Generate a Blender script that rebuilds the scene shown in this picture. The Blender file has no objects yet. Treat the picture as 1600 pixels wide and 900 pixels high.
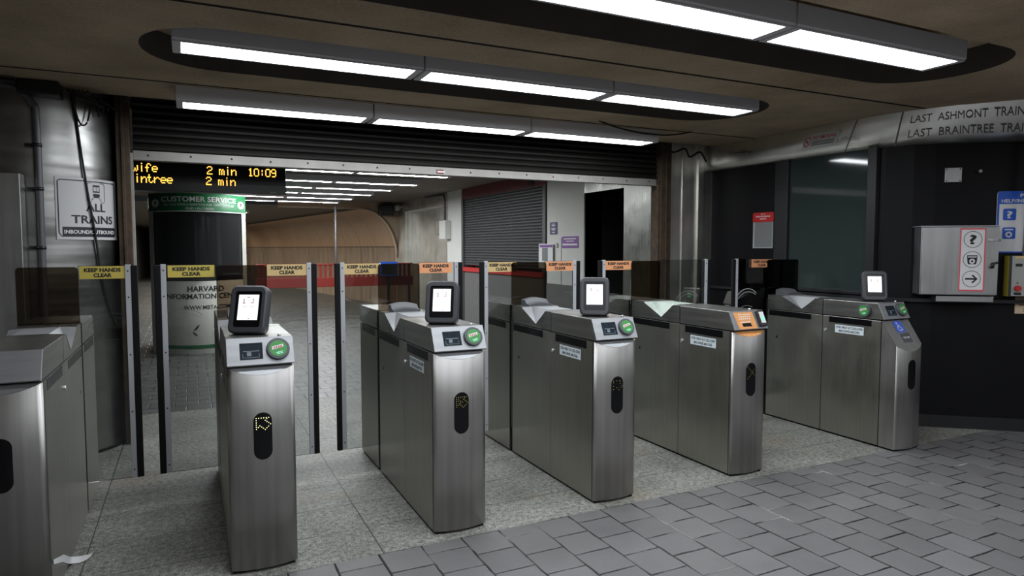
import bpy, bmesh, math, random
from math import sin, cos, pi, radians, sqrt
from mathutils import Vector, Matrix
random.seed(7)
S = bpy.context.scene
COL = S.collection

# ---------------------------------------------------------------- camera
F_PX = 1040.0
H = 1.6
pitch = math.atan(63 / F_PX)
yaw = math.atan(505 / math.hypot(F_PX, 63))
Fv = Vector((sin(yaw) * cos(pitch), cos(yaw) * cos(pitch), -sin(pitch)))
Rv = Vector((cos(yaw), -sin(yaw), 0))
Uv = Rv.cross(Fv)
cam = bpy.data.cameras.new('camera')
cam.sensor_fit = 'HORIZONTAL'
cam.sensor_width = 36
cam.lens = F_PX / 1600 * 36
cam.clip_start = 0.05
camo = bpy.data.objects.new('camera', cam)
COL.objects.link(camo)
camo.matrix_world = Matrix(((Rv.x, Uv.x, -Fv.x, 0), (Rv.y, Uv.y, -Fv.y, 0), (Rv.z, Uv.z, -Fv.z, H), (0, 0, 0, 1)))
S.camera = camo

# ---------------------------------------------------------------- world, exposure
w = bpy.data.worlds.new('world')
S.world = w
w.use_nodes = True
w.node_tree.nodes['Background'].inputs[0].default_value = (0.9, 0.95, 1, 1)
w.node_tree.nodes['Background'].inputs[1].default_value = 0.012
S.view_settings.view_transform = 'Standard'
S.view_settings.look = 'None'
S.view_settings.exposure = 0.0
S.view_settings.gamma = 1.0
S.view_settings.use_curve_mapping = False
S.cycles.use_denoising = True
S.cycles.max_bounces = 10
S.cycles.transparent_max_bounces = 24
S.cycles.caustics_reflective = False
LAMP = 20.0          # emission of the near fixtures' diffusers
LAMP_FAR = 64.0      # emission of the concourse tubes

ZC = 2.78           # ceiling height
YS = 6.25           # roller shutter plane

# ---------------------------------------------------------------- materials
MATS = {}
def newmat(name):
    m = bpy.data.materials.new(name)
    m.use_nodes = True
    b = m.node_tree.nodes['Principled BSDF']
    MATS[name] = m
    return m, m.node_tree, b
def N(nt, typ, **kw):
    n = nt.nodes.new(typ)
    for k, v in kw.items():
        setattr(n, k, v)
    return n
def mat(name, col, rough=0.6, metal=0.0, emit=None, es=1.0, spec=0.5, var=0.0, vscale=8.0, bump=0.0, bscale=60.0):
    m, nt, b = newmat(name)
    b.inputs['Base Color'].default_value = (*col, 1)
    b.inputs['Roughness'].default_value = rough
    b.inputs['Metallic'].default_value = metal
    b.inputs['Specular IOR Level'].default_value = spec
    if emit:
        b.inputs['Emission Color'].default_value = (*emit, 1)
        b.inputs['Emission Strength'].default_value = es
    tc = N(nt, 'ShaderNodeTexCoord')
    if var:
        nz = N(nt, 'ShaderNodeTexNoise')
        nz.inputs['Scale'].default_value = vscale
        nz.inputs['Detail'].default_value = 5
        nt.links.new(tc.outputs['Object'], nz.inputs['Vector'])
        mx = N(nt, 'ShaderNodeMix', data_type='RGBA')
        mx.inputs[6].default_value = (*[c * (1 - var) for c in col], 1)
        mx.inputs[7].default_value = (*[min(1, c * (1 + var)) for c in col], 1)
        nt.links.new(nz.outputs['Fac'], mx.inputs[0])
        nt.links.new(mx.outputs[2], b.inputs['Base Color'])
    if bump:
        nb = N(nt, 'ShaderNodeTexNoise')
        nb.inputs['Scale'].default_value = bscale
        nb.inputs['Detail'].default_value = 4
        nt.links.new(tc.outputs['Object'], nb.inputs['Vector'])
        bp = N(nt, 'ShaderNodeBump')
        bp.inputs['Strength'].default_value = bump
        bp.inputs['Distance'].default_value = 0.01
        nt.links.new(nb.outputs['Fac'], bp.inputs['Height'])
        nt.links.new(bp.outputs['Normal'], b.inputs['Normal'])
    return m
def steel(name, col=(0.5, 0.5, 0.49), rough=0.3, stretch=(70, 70, 1.2), wob=0.0, wscale=2.0, dirt=0.25, aniso=0.0, wmap=None):
    """brushed stainless steel: grain stretched along one axis, broad smudges, optional wavy sheet"""
    m, nt, b = newmat(name)
    b.inputs['Metallic'].default_value = 1.0
    tc = N(nt, 'ShaderNodeTexCoord')
    mp = N(nt, 'ShaderNodeMapping')
    mp.inputs['Scale'].default_value = stretch
    nt.links.new(tc.outputs['Object'], mp.inputs['Vector'])
    g = N(nt, 'ShaderNodeTexNoise')
    g.inputs['Scale'].default_value = 1.0
    g.inputs['Detail'].default_value = 6
    g.inputs['Roughness'].default_value = 0.7
    nt.links.new(mp.outputs[0], g.inputs['Vector'])
    sm = N(nt, 'ShaderNodeTexNoise')
    sm.inputs['Scale'].default_value = 3.2
    sm.inputs['Detail'].default_value = 6
    nt.links.new(tc.outputs['Object'], sm.inputs['Vector'])
    add = N(nt, 'ShaderNodeMath', operation='ADD')
    nt.links.new(g.outputs['Fac'], add.inputs[0])
    nt.links.new(sm.outputs['Fac'], add.inputs[1])
    r1 = N(nt, 'ShaderNodeMapRange')
    r1.inputs['From Min'].default_value = 0.6
    r1.inputs['From Max'].default_value = 1.4
    r1.inputs['To Min'].default_value = rough - 0.07
    r1.inputs['To Max'].default_value = rough + 0.1
    nt.links.new(add.outputs[0], r1.inputs['Value'])
    nt.links.new(r1.outputs[0], b.inputs['Roughness'])
    mx = N(nt, 'ShaderNodeMix', data_type='RGBA')
    mx.inputs[6].default_value = (*[c * (1 - dirt) for c in col], 1)
    mx.inputs[7].default_value = (*[min(1, c * (1 + dirt * 0.5)) for c in col], 1)
    mp2 = N(nt, 'ShaderNodeMapping')
    mp2.inputs['Scale'].default_value = [c * 0.32 if c > 20 else c * 0.4 for c in stretch]
    nt.links.new(tc.outputs['Object'], mp2.inputs['Vector'])
    sg_ = N(nt, 'ShaderNodeTexNoise')
    sg_.inputs['Scale'].default_value = 1.0
    sg_.inputs['Detail'].default_value = 3
    nt.links.new(mp2.outputs[0], sg_.inputs['Vector'])
    av = N(nt, 'ShaderNodeMath', operation='MULTIPLY_ADD')
    nt.links.new(sg_.outputs['Fac'], av.inputs[0])
    av.inputs[1].default_value = 0.6
    hv = N(nt, 'ShaderNodeMath', operation='MULTIPLY')
    hv.inputs[1].default_value = 0.4
    nt.links.new(sm.outputs['Fac'], hv.inputs[0])
    nt.links.new(hv.outputs[0], av.inputs[2])
    rr_ = N(nt, 'ShaderNodeMapRange')
    rr_.inputs['From Min'].default_value = 0.32
    rr_.inputs['From Max'].default_value = 0.68
    nt.links.new(av.outputs[0], rr_.inputs['Value'])
    nt.links.new(rr_.outputs[0], mx.inputs[0])
    nt.links.new(mx.outputs[2], b.inputs['Base Color'])
    bp = N(nt, 'ShaderNodeBump')
    bp.inputs['Strength'].default_value = 0.06
    bp.inputs['Distance'].default_value = 0.002
    nt.links.new(g.outputs['Fac'], bp.inputs['Height'])
    if wob:
        wn = N(nt, 'ShaderNodeTexNoise')
        wn.inputs['Scale'].default_value = wscale
        wn.inputs['Detail'].default_value = 1.5
        if wmap:
            mp3 = N(nt, 'ShaderNodeMapping')
            mp3.inputs['Scale'].default_value = wmap
            nt.links.new(tc.outputs['Object'], mp3.inputs['Vector'])
            nt.links.new(mp3.outputs[0], wn.inputs['Vector'])
        else:
            nt.links.new(tc.outputs['Object'], wn.inputs['Vector'])
        b2 = N(nt, 'ShaderNodeBump')
        b2.inputs['Strength'].default_value = 1.0
        b2.inputs['Distance'].default_value = wob
        nt.links.new(wn.outputs['Fac'], b2.inputs['Height'])
        nt.links.new(b2.outputs['Normal'], bp.inputs['Normal'])
    nt.links.new(bp.outputs['Normal'], b.inputs['Normal'])
    b.inputs['Anisotropic'].default_value = aniso
    return m
def glass(name, tint, gloss=1.0, rough=0.02):
    m = bpy.data.materials.new(name)
    m.use_nodes = True
    nt = m.node_tree
    nt.nodes.clear()
    out = N(nt, 'ShaderNodeOutputMaterial')
    tr = N(nt, 'ShaderNodeBsdfTransparent')
    tr.inputs[0].default_value = (*tint, 1)
    gl = N(nt, 'ShaderNodeBsdfGlossy')
    gl.inputs['Roughness'].default_value = rough
    gl.inputs[0].default_value = (gloss, gloss, gloss, 1)
    fr = N(nt, 'ShaderNodeFresnel')
    fr.inputs['IOR'].default_value = 1.5
    mx = N(nt, 'ShaderNodeMixShader')
    nt.links.new(fr.outputs[0], mx.inputs[0])
    nt.links.new(tr.outputs[0], mx.inputs[1])
    nt.links.new(gl.outputs[0], mx.inputs[2])
    nt.links.new(mx.outputs[0], out.inputs[0])
    MATS[name] = m
    return m

M = {}
M['steel'] = steel('brushed_steel', (0.45, 0.44, 0.435), 0.38, (70, 70, 0.8), dirt=0.2)
M['steel_side'] = steel('brushed_steel_side', (0.435, 0.43, 0.385), 0.35, (140, 140, 2.5), dirt=0.10)
M['steel_top'] = steel('brushed_steel_top', (0.45, 0.45, 0.43), 0.3, (90, 3, 90))
M['steel_panel'] = steel('satin_steel_panel', (0.36, 0.37, 0.39), 0.5, (3, 90, 90), dirt=0.1)
M['steel_sheet'] = steel('wavy_steel_sheet', (0.24, 0.24, 0.225), 0.28, (60, 60, 2), wob=0.014, wscale=2.2, dirt=0.12)
M['steel_column'] = steel('column_steel', (0.34, 0.34, 0.335), 0.33, (1.2, 1.2, 9), wob=0.016, wscale=1.0, dirt=0.35, wmap=(0.5, 0.5, 6.0))
M['steel_fascia'] = steel('fascia_steel', (0.92, 0.91, 0.88), 0.3, (1, 1, 14), dirt=0.14)
M['steel_pier'] = steel('pier_steel', (0.80, 0.79, 0.74), 0.4, (60, 60, 1.2), wob=0.004, dirt=0.3)
M['steel_box'] = steel('cabinet_steel', (0.58, 0.58, 0.59), 0.36, (60, 60, 1.5), dirt=0.12)
M['alu'] = mat('anodised_aluminium', (0.62, 0.63, 0.66), 0.4, 0.7)
M['white_metal'] = mat('white_enamel', (0.46, 0.47, 0.50), 0.4)
M['lamp_body'] = mat('lamp_grey_enamel', (0.80, 0.79, 0.82), 0.45, 0.0)
M['black'] = mat('black_plastic', (0.012, 0.012, 0.013), 0.35)
M['black_gloss'] = mat('black_gloss', (0.004, 0.004, 0.005), 0.25, spec=0.3)
M['rubber'] = mat('black_rubber', (0.006, 0.006, 0.007), 0.6, spec=0.2)
M['dark_grey'] = mat('dark_grey_plastic', (0.045, 0.047, 0.055), 0.45)
M['ring_grey'] = mat('ring_grey_plastic', (0.075, 0.077, 0.095), 0.45)
M['grey_plastic'] = mat('hood_grey_plastic', (0.10, 0.105, 0.115), 0.5)
M['tone_plate'] = mat('lane_plate_grey', (0.29, 0.30, 0.315), 0.45, 0.3, var=0.1, vscale=20)
M['tone_plate_green'] = mat('lane_plate_pale_green', (0.40, 0.47, 0.42), 0.4, 0.1, var=0.15, vscale=14)
M['yellow'] = mat('yellow_sticker', (0.62, 0.50, 0.10), 0.5)
M['tan'] = mat('faded_yellow_sticker', (0.66, 0.48, 0.22), 0.5)
M['orange_st'] = mat('faded_orange_sticker', (0.80, 0.36, 0.17), 0.5)
M['ink'] = mat('black_ink', (0.01, 0.01, 0.012), 0.6)
M['white_ink'] = mat('white_ink', (0.78, 0.78, 0.78), 0.6)
M['paper'] = mat('pale_sticker', (0.62, 0.70, 0.74), 0.5)
M['white_paper'] = mat('white_paper', (0.78, 0.78, 0.80), 0.6)
M['sign_white'] = mat('sign_white', (0.56, 0.56, 0.57), 0.45)
M['sign_black'] = mat('sign_navy_black', (0.012, 0.013, 0.025), 0.5)
M['blue'] = mat('sign_blue', (0.02, 0.11, 0.60), 0.45)
M['blue_chair'] = mat('access_blue', (0.06, 0.13, 0.62), 0.45)
M['green'] = mat('sign_green', (0.015, 0.16, 0.055), 0.45)
M['green_disc'] = mat('card_target_green', (0.05, 0.26, 0.06), 0.35, emit=(0.05, 0.5, 0.08), es=0.05)
M['red'] = mat('sign_red', (0.50, 0.02, 0.02), 0.45)
M['pink_red'] = mat('border_pink_red', (0.75, 0.10, 0.13), 0.5)
M['dark_red'] = mat('dark_red_paint', (0.13, 0.022, 0.025), 0.5)
M['rail_red'] = mat('rail_red_paint', (0.20, 0.016, 0.010), 0.45)
M['purple'] = mat('purple_notice', (0.22, 0.06, 0.36), 0.5)
M['navy'] = mat('navy_notice', (0.05, 0.03, 0.16), 0.5)
M['orange_panel'] = mat('orange_panel_print', (0.78, 0.34, 0.12), 0.4, var=0.35, vscale=30)
M['screen_dark'] = mat('dark_screen', (0.018, 0.026, 0.036), 0.15, var=0.5, vscale=40)
M['screen_ghost'] = mat('screen_ghost', (0.14, 0.18, 0.22), 0.4)
M['screen_white'] = mat('lit_screen', (0.8, 0.8, 0.8), 0.3, emit=(0.93, 0.95, 1.0), es=0.85)
M['screen_tag'] = mat('screen_tag_grey', (0.08, 0.08, 0.08), 0.5)
M['screen_tag_red'] = mat('screen_tag_red', (0.6, 0.12, 0.12), 0.5)
M['screen_mint'] = mat('reader_screen_mint', (0.35, 0.75, 0.6), 0.3, emit=(0.4, 0.9, 0.7), es=0.25)
M['led_y'] = mat('led_yellow', (0.5, 0.45, 0.05), 0.4, emit=(1.0, 0.95, 0.5), es=1.5)
M['led_dim'] = mat('led_dim', (0.12, 0.11, 0.03), 0.4, emit=(1.0, 0.9, 0.25), es=0.22)
M['led_o'] = mat('led_amber', (0.6, 0.25, 0.02), 0.4, emit=(1.0, 0.47, 0.07), es=2.6)
M['led_bg'] = mat('led_sign_face', (0.008, 0.008, 0.009), 0.3)
M['diffuser'] = mat('lamp_diffuser', (0.8, 0.8, 0.8), 0.4, emit=(0.93, 0.97, 1.0), es=LAMP)
M['diffuser_far'] = mat('lamp_diffuser_far', (0.8, 0.8, 0.8), 0.4, emit=(0.95, 0.98, 1.0), es=LAMP_FAR)
M['rust'] = mat('rusty_steel', (0.07, 0.047, 0.03), 0.7, 0.2, var=0.7, vscale=14, bump=0.3)
M['post_light'] = mat('grimy_grey_paint', (0.32, 0.30, 0.27), 0.55, var=0.35, vscale=9)
M['bar'] = mat('scuffed_grey_paint', (0.27, 0.26, 0.245), 0.55, var=0.3, vscale=7)
M['slat'] = mat('dark_slat', (0.012, 0.011, 0.010), 0.5, 0.3, var=0.3)
M['slat_grey'] = mat('grey_slat', (0.085, 0.088, 0.092), 0.5, 0.2)
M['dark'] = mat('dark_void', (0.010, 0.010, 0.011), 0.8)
M['black_wall'] = mat('black_panel_wall', (0.0045, 0.0045, 0.006), 0.5, var=0.4, vscale=4, bump=0.05, bscale=4, spec=0.2)
M['black_frame'] = mat('black_frame', (0.016, 0.016, 0.018), 0.4)
M['counter'] = mat('grey_counter', (0.20, 0.21, 0.21), 0.5)
M['white_wall'] = mat('pale_painted_wall', (0.70, 0.70, 0.67), 0.55, var=0.06, vscale=3)
M['hall_wall'] = mat('hall_painted_wall', (0.46, 0.46, 0.44), 0.6)
M['grey_dado'] = mat('grey_dado', (0.13, 0.13, 0.13), 0.5, var=0.2)
M['beige'] = mat('beige_wall', (0.60, 0.46, 0.31), 0.6, var=0.12)
M['booth_white'] = mat('booth_cream', (0.55, 0.55, 0.50), 0.5, var=0.08, vscale=5)
M['booth_glass'] = mat('booth_dark_glass', (0.022, 0.023, 0.024), 0.12)
M['cable'] = mat('black_cable', (0.006, 0.006, 0.006), 0.6)
M['conduit'] = mat('grey_conduit', (0.12, 0.12, 0.13), 0.45, 0.3)
M['intercom'] = mat('intercom_grey', (0.42, 0.42, 0.41), 0.4, 0.3)
M['wall_glass'] = mat('smoked_window_glass', (0.036, 0.050, 0.048), 0.06, spec=0.7)
M['engrave'] = mat('engraved_dull', (0.15, 0.14, 0.135), 0.6)
M['yellow_edge'] = mat('yellow_edge', (0.5, 0.4, 0.05), 0.5)
M['diffuser_tunnel'] = mat('tunnel_lamp_diffuser', (0.8, 0.8, 0.8), 0.4, emit=(1.0, 0.93, 0.82), es=LAMP_FAR * 2.4)
M['glass'] = glass('clear_smoked_glass', (0.80, 0.815, 0.81))
M['bronze'] = glass('bronze_glass', (0.36, 0.315, 0.26))
M['scratch'] = glass('scratched_glass', (0.72, 0.73, 0.72), 1.0, 0.5)

def coords(nt):
    tc = N(nt, 'ShaderNodeTexCoord')
    sp = N(nt, 'ShaderNodeSeparateXYZ')
    nt.links.new(tc.outputs['Object'], sp.inputs[0])
    return tc, sp
def mth(nt, op, a, b=None, c=None):
    n = N(nt, 'ShaderNodeMath', operation=op)
    for i, v in enumerate((a, b, c)):
        if v is None:
            continue
        if isinstance(v, (int, float)):
            n.inputs[i].default_value = v
        else:
            nt.links.new(v, n.inputs[i])
    return n.outputs[0]
def mixc(nt, fac, a, b):
    mx = N(nt, 'ShaderNodeMix', data_type='RGBA')
    for i, v in ((0, fac), (6, a), (7, b)):
        if isinstance(v, tuple):
            mx.inputs[i].default_value = (*v, 1)
        elif isinstance(v, (int, float)):
            mx.inputs[i].default_value = v
        else:
            nt.links.new(v, mx.inputs[i])
    return mx.outputs[2]
def noise(nt, tc, scale, detail=4, rough=0.5):
    n = N(nt, 'ShaderNodeTexNoise')
    n.inputs['Scale'].default_value = scale
    n.inputs['Detail'].default_value = detail
    n.inputs['Roughness'].default_value = rough
    nt.links.new(tc.outputs['Object'], n.inputs['Vector'])
    return n.outputs['Fac']
def rng(nt, v, a, b, c=0.0, d=1.0):
    r = N(nt, 'ShaderNodeMapRange')
    nt.links.new(v, r.inputs['Value'])
    for k, x in zip(('From Min', 'From Max', 'To Min', 'To Max'), (a, b, c, d)):
        r.inputs[k].default_value = x
    return r.outputs[0]
def bump_to(nt, b, h, dist, strength=1.0):
    bp = N(nt, 'ShaderNodeBump')
    bp.inputs['Strength'].default_value = strength
    bp.inputs['Distance'].default_value = dist
    nt.links.new(h, bp.inputs['Height'])
    nt.links.new(bp.outputs['Normal'], b.inputs['Normal'])

def pavers(name, ca, cb, cgap, a_axis, o_a, o_b, pitch, glare=0.45, blen=None, gs=1.0):
    """square pavers in running bond: courses run along the other axis"""
    m, nt, b = newmat(name)
    tc, sp = coords(nt)
    A = sp.outputs[a_axis]
    B = sp.outputs[1 - a_axis]
    blen = blen or pitch
    wob = mth(nt, 'MULTIPLY', mth(nt, 'SUBTRACT', noise(nt, tc, 9, 3), 0.5), 0.012)
    u = mth(nt, 'DIVIDE', mth(nt, 'SUBTRACT', mth(nt, 'ADD', A, wob), o_a), pitch)
    row = mth(nt, 'FLOOR', u)
    fu = mth(nt, 'FRACT', u)
    odd = mth(nt, 'MULTIPLY', mth(nt, 'PINGPONG', row, 1.0), 0.5)
    v = mth(nt, 'ADD', mth(nt, 'DIVIDE', mth(nt, 'SUBTRACT', mth(nt, 'ADD', B, wob), o_b), blen), odd)
    cell = mth(nt, 'FLOOR', v)
    fv = mth(nt, 'FRACT', v)
    du = mth(nt, 'MULTIPLY', mth(nt, 'MINIMUM', fu, mth(nt, 'SUBTRACT', 1.0, fu)), pitch)
    dv = mth(nt, 'MULTIPLY', mth(nt, 'MINIMUM', fv, mth(nt, 'SUBTRACT', 1.0, fv)), blen)
    d = mth(nt, 'MINIMUM', du, dv)
    gapw = rng(nt, noise(nt, tc, 5, 3), 0.35, 0.65, 0.0022 * gs, 0.0075 * gs)
    gap = mth(nt, 'LESS_THAN', d, gapw)
    wn = N(nt, 'ShaderNodeTexWhiteNoise', noise_dimensions='2D')
    cv = N(nt, 'ShaderNodeCombineXYZ')
    nt.links.new(row, cv.inputs[0])
    nt.links.new(cell, cv.inputs[1])
    nt.links.new(cv.outputs[0], wn.inputs['Vector'])
    f = mth(nt, 'ADD', mth(nt, 'MULTIPLY', wn.outputs['Value'], 0.55), mth(nt, 'MULTIPLY', noise(nt, tc, 6, 6), 0.45))
    col = mixc(nt, f, ca, cb)
    spk = rng(nt, noise(nt, tc, 160, 3, 0.7), 0.35, 0.7, 0.86, 1.1)
    hs = N(nt, 'ShaderNodeVectorMath', operation='SCALE')
    nt.links.new(col, hs.inputs[0])
    nt.links.new(spk, hs.inputs['Scale'])
    sandy = rng(nt, noise(nt, tc, 2.3, 4), 0.58, 0.72)
    gcol = mixc(nt, sandy, cgap, (0.42, 0.40, 0.38))
    c2 = mixc(nt, gap, hs.outputs[0], gcol)
    nt.links.new(c2, b.inputs['Base Color'])
    r = rng(nt, noise(nt, tc, 7, 5), 0.3, 0.7, glare - 0.06, glare + 0.1)
    nt.links.new(r, b.inputs['Roughness'])
    hh = mth(nt, 'ADD', rng(nt, d, 0.0, 0.007), mth(nt, 'MULTIPLY', noise(nt, tc, 14, 5), 0.45))
    bump_to(nt, b, hh, 0.004, 0.8)
    return m
M['pavers'] = pavers('charcoal_pavers', (0.115, 0.112, 0.115), (0.175, 0.172, 0.175), (0.012, 0.012, 0.012), 0, 1.766 - 0.2285 * 40, 3.353 - 0.2285 * 30, 0.2285)
M['pavers_back'] = pavers('dark_pavers', (0.085, 0.088, 0.084), (0.125, 0.13, 0.125), (0.018, 0.018, 0.018), 1, 7.215, -6.0, 0.2285, 0.42, gs=1.7)

def granite():
    m, nt, b = newmat('speckled_granite')
    tc, sp = coords(nt)
    big = noise(nt, tc, 2.2, 6, 0.6)
    s1 = noise(nt, tc, 120, 4, 0.8)
    s2 = noise(nt, tc, 34, 3, 0.6)
    f = rng(nt, mth(nt, 'ADD', mth(nt, 'MULTIPLY', s1, 0.7), mth(nt, 'MULTIPLY', s2, 0.3)), 0.41, 0.59)
    col = mixc(nt, f, (0.034, 0.041, 0.037), (0.45, 0.445, 0.405))
    st = rng(nt, big, 0.3, 0.7, 0.62, 1.15)
    sc = N(nt, 'ShaderNodeVectorMath', operation='SCALE')
    nt.links.new(col, sc.inputs[0])
    nt.links.new(st, sc.inputs['Scale'])
    X, Y = sp.outputs[0], sp.outputs[1]
    wob = mth(nt, 'MULTIPLY', mth(nt, 'SUBTRACT', noise(nt, tc, 12, 3), 0.5), 0.006)
    jx = mth(nt, 'ABSOLUTE', mth(nt, 'SUBTRACT', mth(nt, 'FRACT', mth(nt, 'ADD', mth(nt, 'DIVIDE', mth(nt, 'SUBTRACT', mth(nt, 'ADD', X, wob), 0.88), 1.40), 20.5)), 0.5))
    jy = mth(nt, 'ABSOLUTE', mth(nt, 'SUBTRACT', mth(nt, 'FRACT', mth(nt, 'ADD', mth(nt, 'DIVIDE', mth(nt, 'SUBTRACT', mth(nt, 'ADD', Y, wob), 4.1), 0.385), 20.5)), 0.5))
    jx = mth(nt, 'MULTIPLY', jx, 1.40)
    jy = mth(nt, 'MULTIPLY', jy, 0.385)
    jyw = mth(nt, 'LESS_THAN', jy, rng(nt, noise(nt, tc, 2.0, 3), 0.3, 0.55, 0.0012, 0.0034))
    jxw = mth(nt, 'LESS_THAN', jx, 0.0032)
    j = mth(nt, 'MAXIMUM', jxw, jyw)
    rust = mth(nt, 'MULTIPLY', rng(nt, noise(nt, tc, 1.3, 5), 0.6, 0.78), 0.55)
    c1 = mixc(nt, rust, sc.outputs[0], (0.22, 0.15, 0.07))
    c2 = mixc(nt, j, c1, (0.02, 0.02, 0.018))
    nt.links.new(c2, b.inputs['Base Color'])
    b.inputs['Roughness'].default_value = 0.55
    bump_to(nt, b, s1, 0.002, 0.4)
    return m
M['granite'] = granite()

def concrete():
    m, nt, b = newmat('board_marked_concrete')
    tc, sp = coords(nt)
    big = noise(nt, tc, 1.1, 7, 0.6)
    fine = noise(nt, tc, 55, 5, 0.7)
    pore = rng(nt, noise(nt, tc, 130, 2, 0.5), 0.66, 0.74)
    f = mth(nt, 'ADD', mth(nt, 'MULTIPLY', big, 0.65), mth(nt, 'MULTIPLY', fine, 0.35))
    col = mixc(nt, rng(nt, f, 0.36, 0.64), (0.36, 0.275, 0.185), (0.72, 0.575, 0.41))
    col = mixc(nt, mth(nt, 'MULTIPLY', pore, 0.75), col, (0.85, 0.76, 0.58))
    Y = sp.outputs[1]
    jy = mth(nt, 'ABSOLUTE', mth(nt, 'SUBTRACT', mth(nt, 'FRACT', mth(nt, 'ADD', mth(nt, 'DIVIDE', mth(nt, 'SUBTRACT', Y, 3.63), 1.79), 20.5)), 0.5))
    jj = mth(nt, 'LESS_THAN', jy, 0.0095)
    X = sp.outputs[0]
    jx = mth(nt, 'LESS_THAN', mth(nt, 'ABSOLUTE', mth(nt, 'SUBTRACT', X, 5.1)), 0.008)
    col = mixc(nt, mth(nt, 'MAXIMUM', jj, mth(nt, 'MULTIPLY', jx, 0.0)), col, (0.012, 0.010, 0.008))
    nt.links.new(col, b.inputs['Base Color'])
    b.inputs['Roughness'].default_value = 0.9
    b.inputs['Specular IOR Level'].default_value = 0.2
    bump_to(nt, b, mth(nt, 'ADD', fine, pore), 0.006, 0.5)
    return m
M['concrete'] = concrete()
M['coffer'] = mat('dark_coffer_side', (0.085, 0.08, 0.075), 0.9, var=0.3, vscale=3)  # coffer sides, a darker tone than the ceiling around them
M['dark_concrete'] = mat('dark_concrete', (0.22, 0.19, 0.16), 0.9, var=0.3, vscale=3)

def vault():
    m, nt, b = newmat('brown_tiled_vault')
    tc, sp = coords(nt)
    mp = N(nt, 'ShaderNodeMapping')
    mp.inputs['Scale'].default_value = (2.2, 2.2, 0.25)
    nt.links.new(tc.outputs['Object'], mp.inputs['Vector'])
    n1 = N(nt, 'ShaderNodeTexNoise')
    n1.inputs['Scale'].default_value = 3
    n1.inputs['Detail'].default_value = 6
    nt.links.new(mp.outputs[0], n1.inputs['Vector'])
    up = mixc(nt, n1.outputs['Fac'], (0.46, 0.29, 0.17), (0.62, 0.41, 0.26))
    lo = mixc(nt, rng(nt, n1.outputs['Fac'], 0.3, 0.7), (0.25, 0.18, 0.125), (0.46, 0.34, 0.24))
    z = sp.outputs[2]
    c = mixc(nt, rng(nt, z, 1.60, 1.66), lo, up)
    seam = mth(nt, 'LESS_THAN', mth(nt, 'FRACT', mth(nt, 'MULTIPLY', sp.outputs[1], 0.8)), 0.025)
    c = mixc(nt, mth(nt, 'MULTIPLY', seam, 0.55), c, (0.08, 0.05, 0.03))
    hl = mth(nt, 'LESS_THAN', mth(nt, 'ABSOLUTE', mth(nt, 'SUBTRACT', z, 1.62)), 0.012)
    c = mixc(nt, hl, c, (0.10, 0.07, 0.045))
    nt.links.new(c, b.inputs['Base Color'])
    b.inputs['Roughness'].default_value = 0.36
    return m
M['vault'] = vault()

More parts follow.
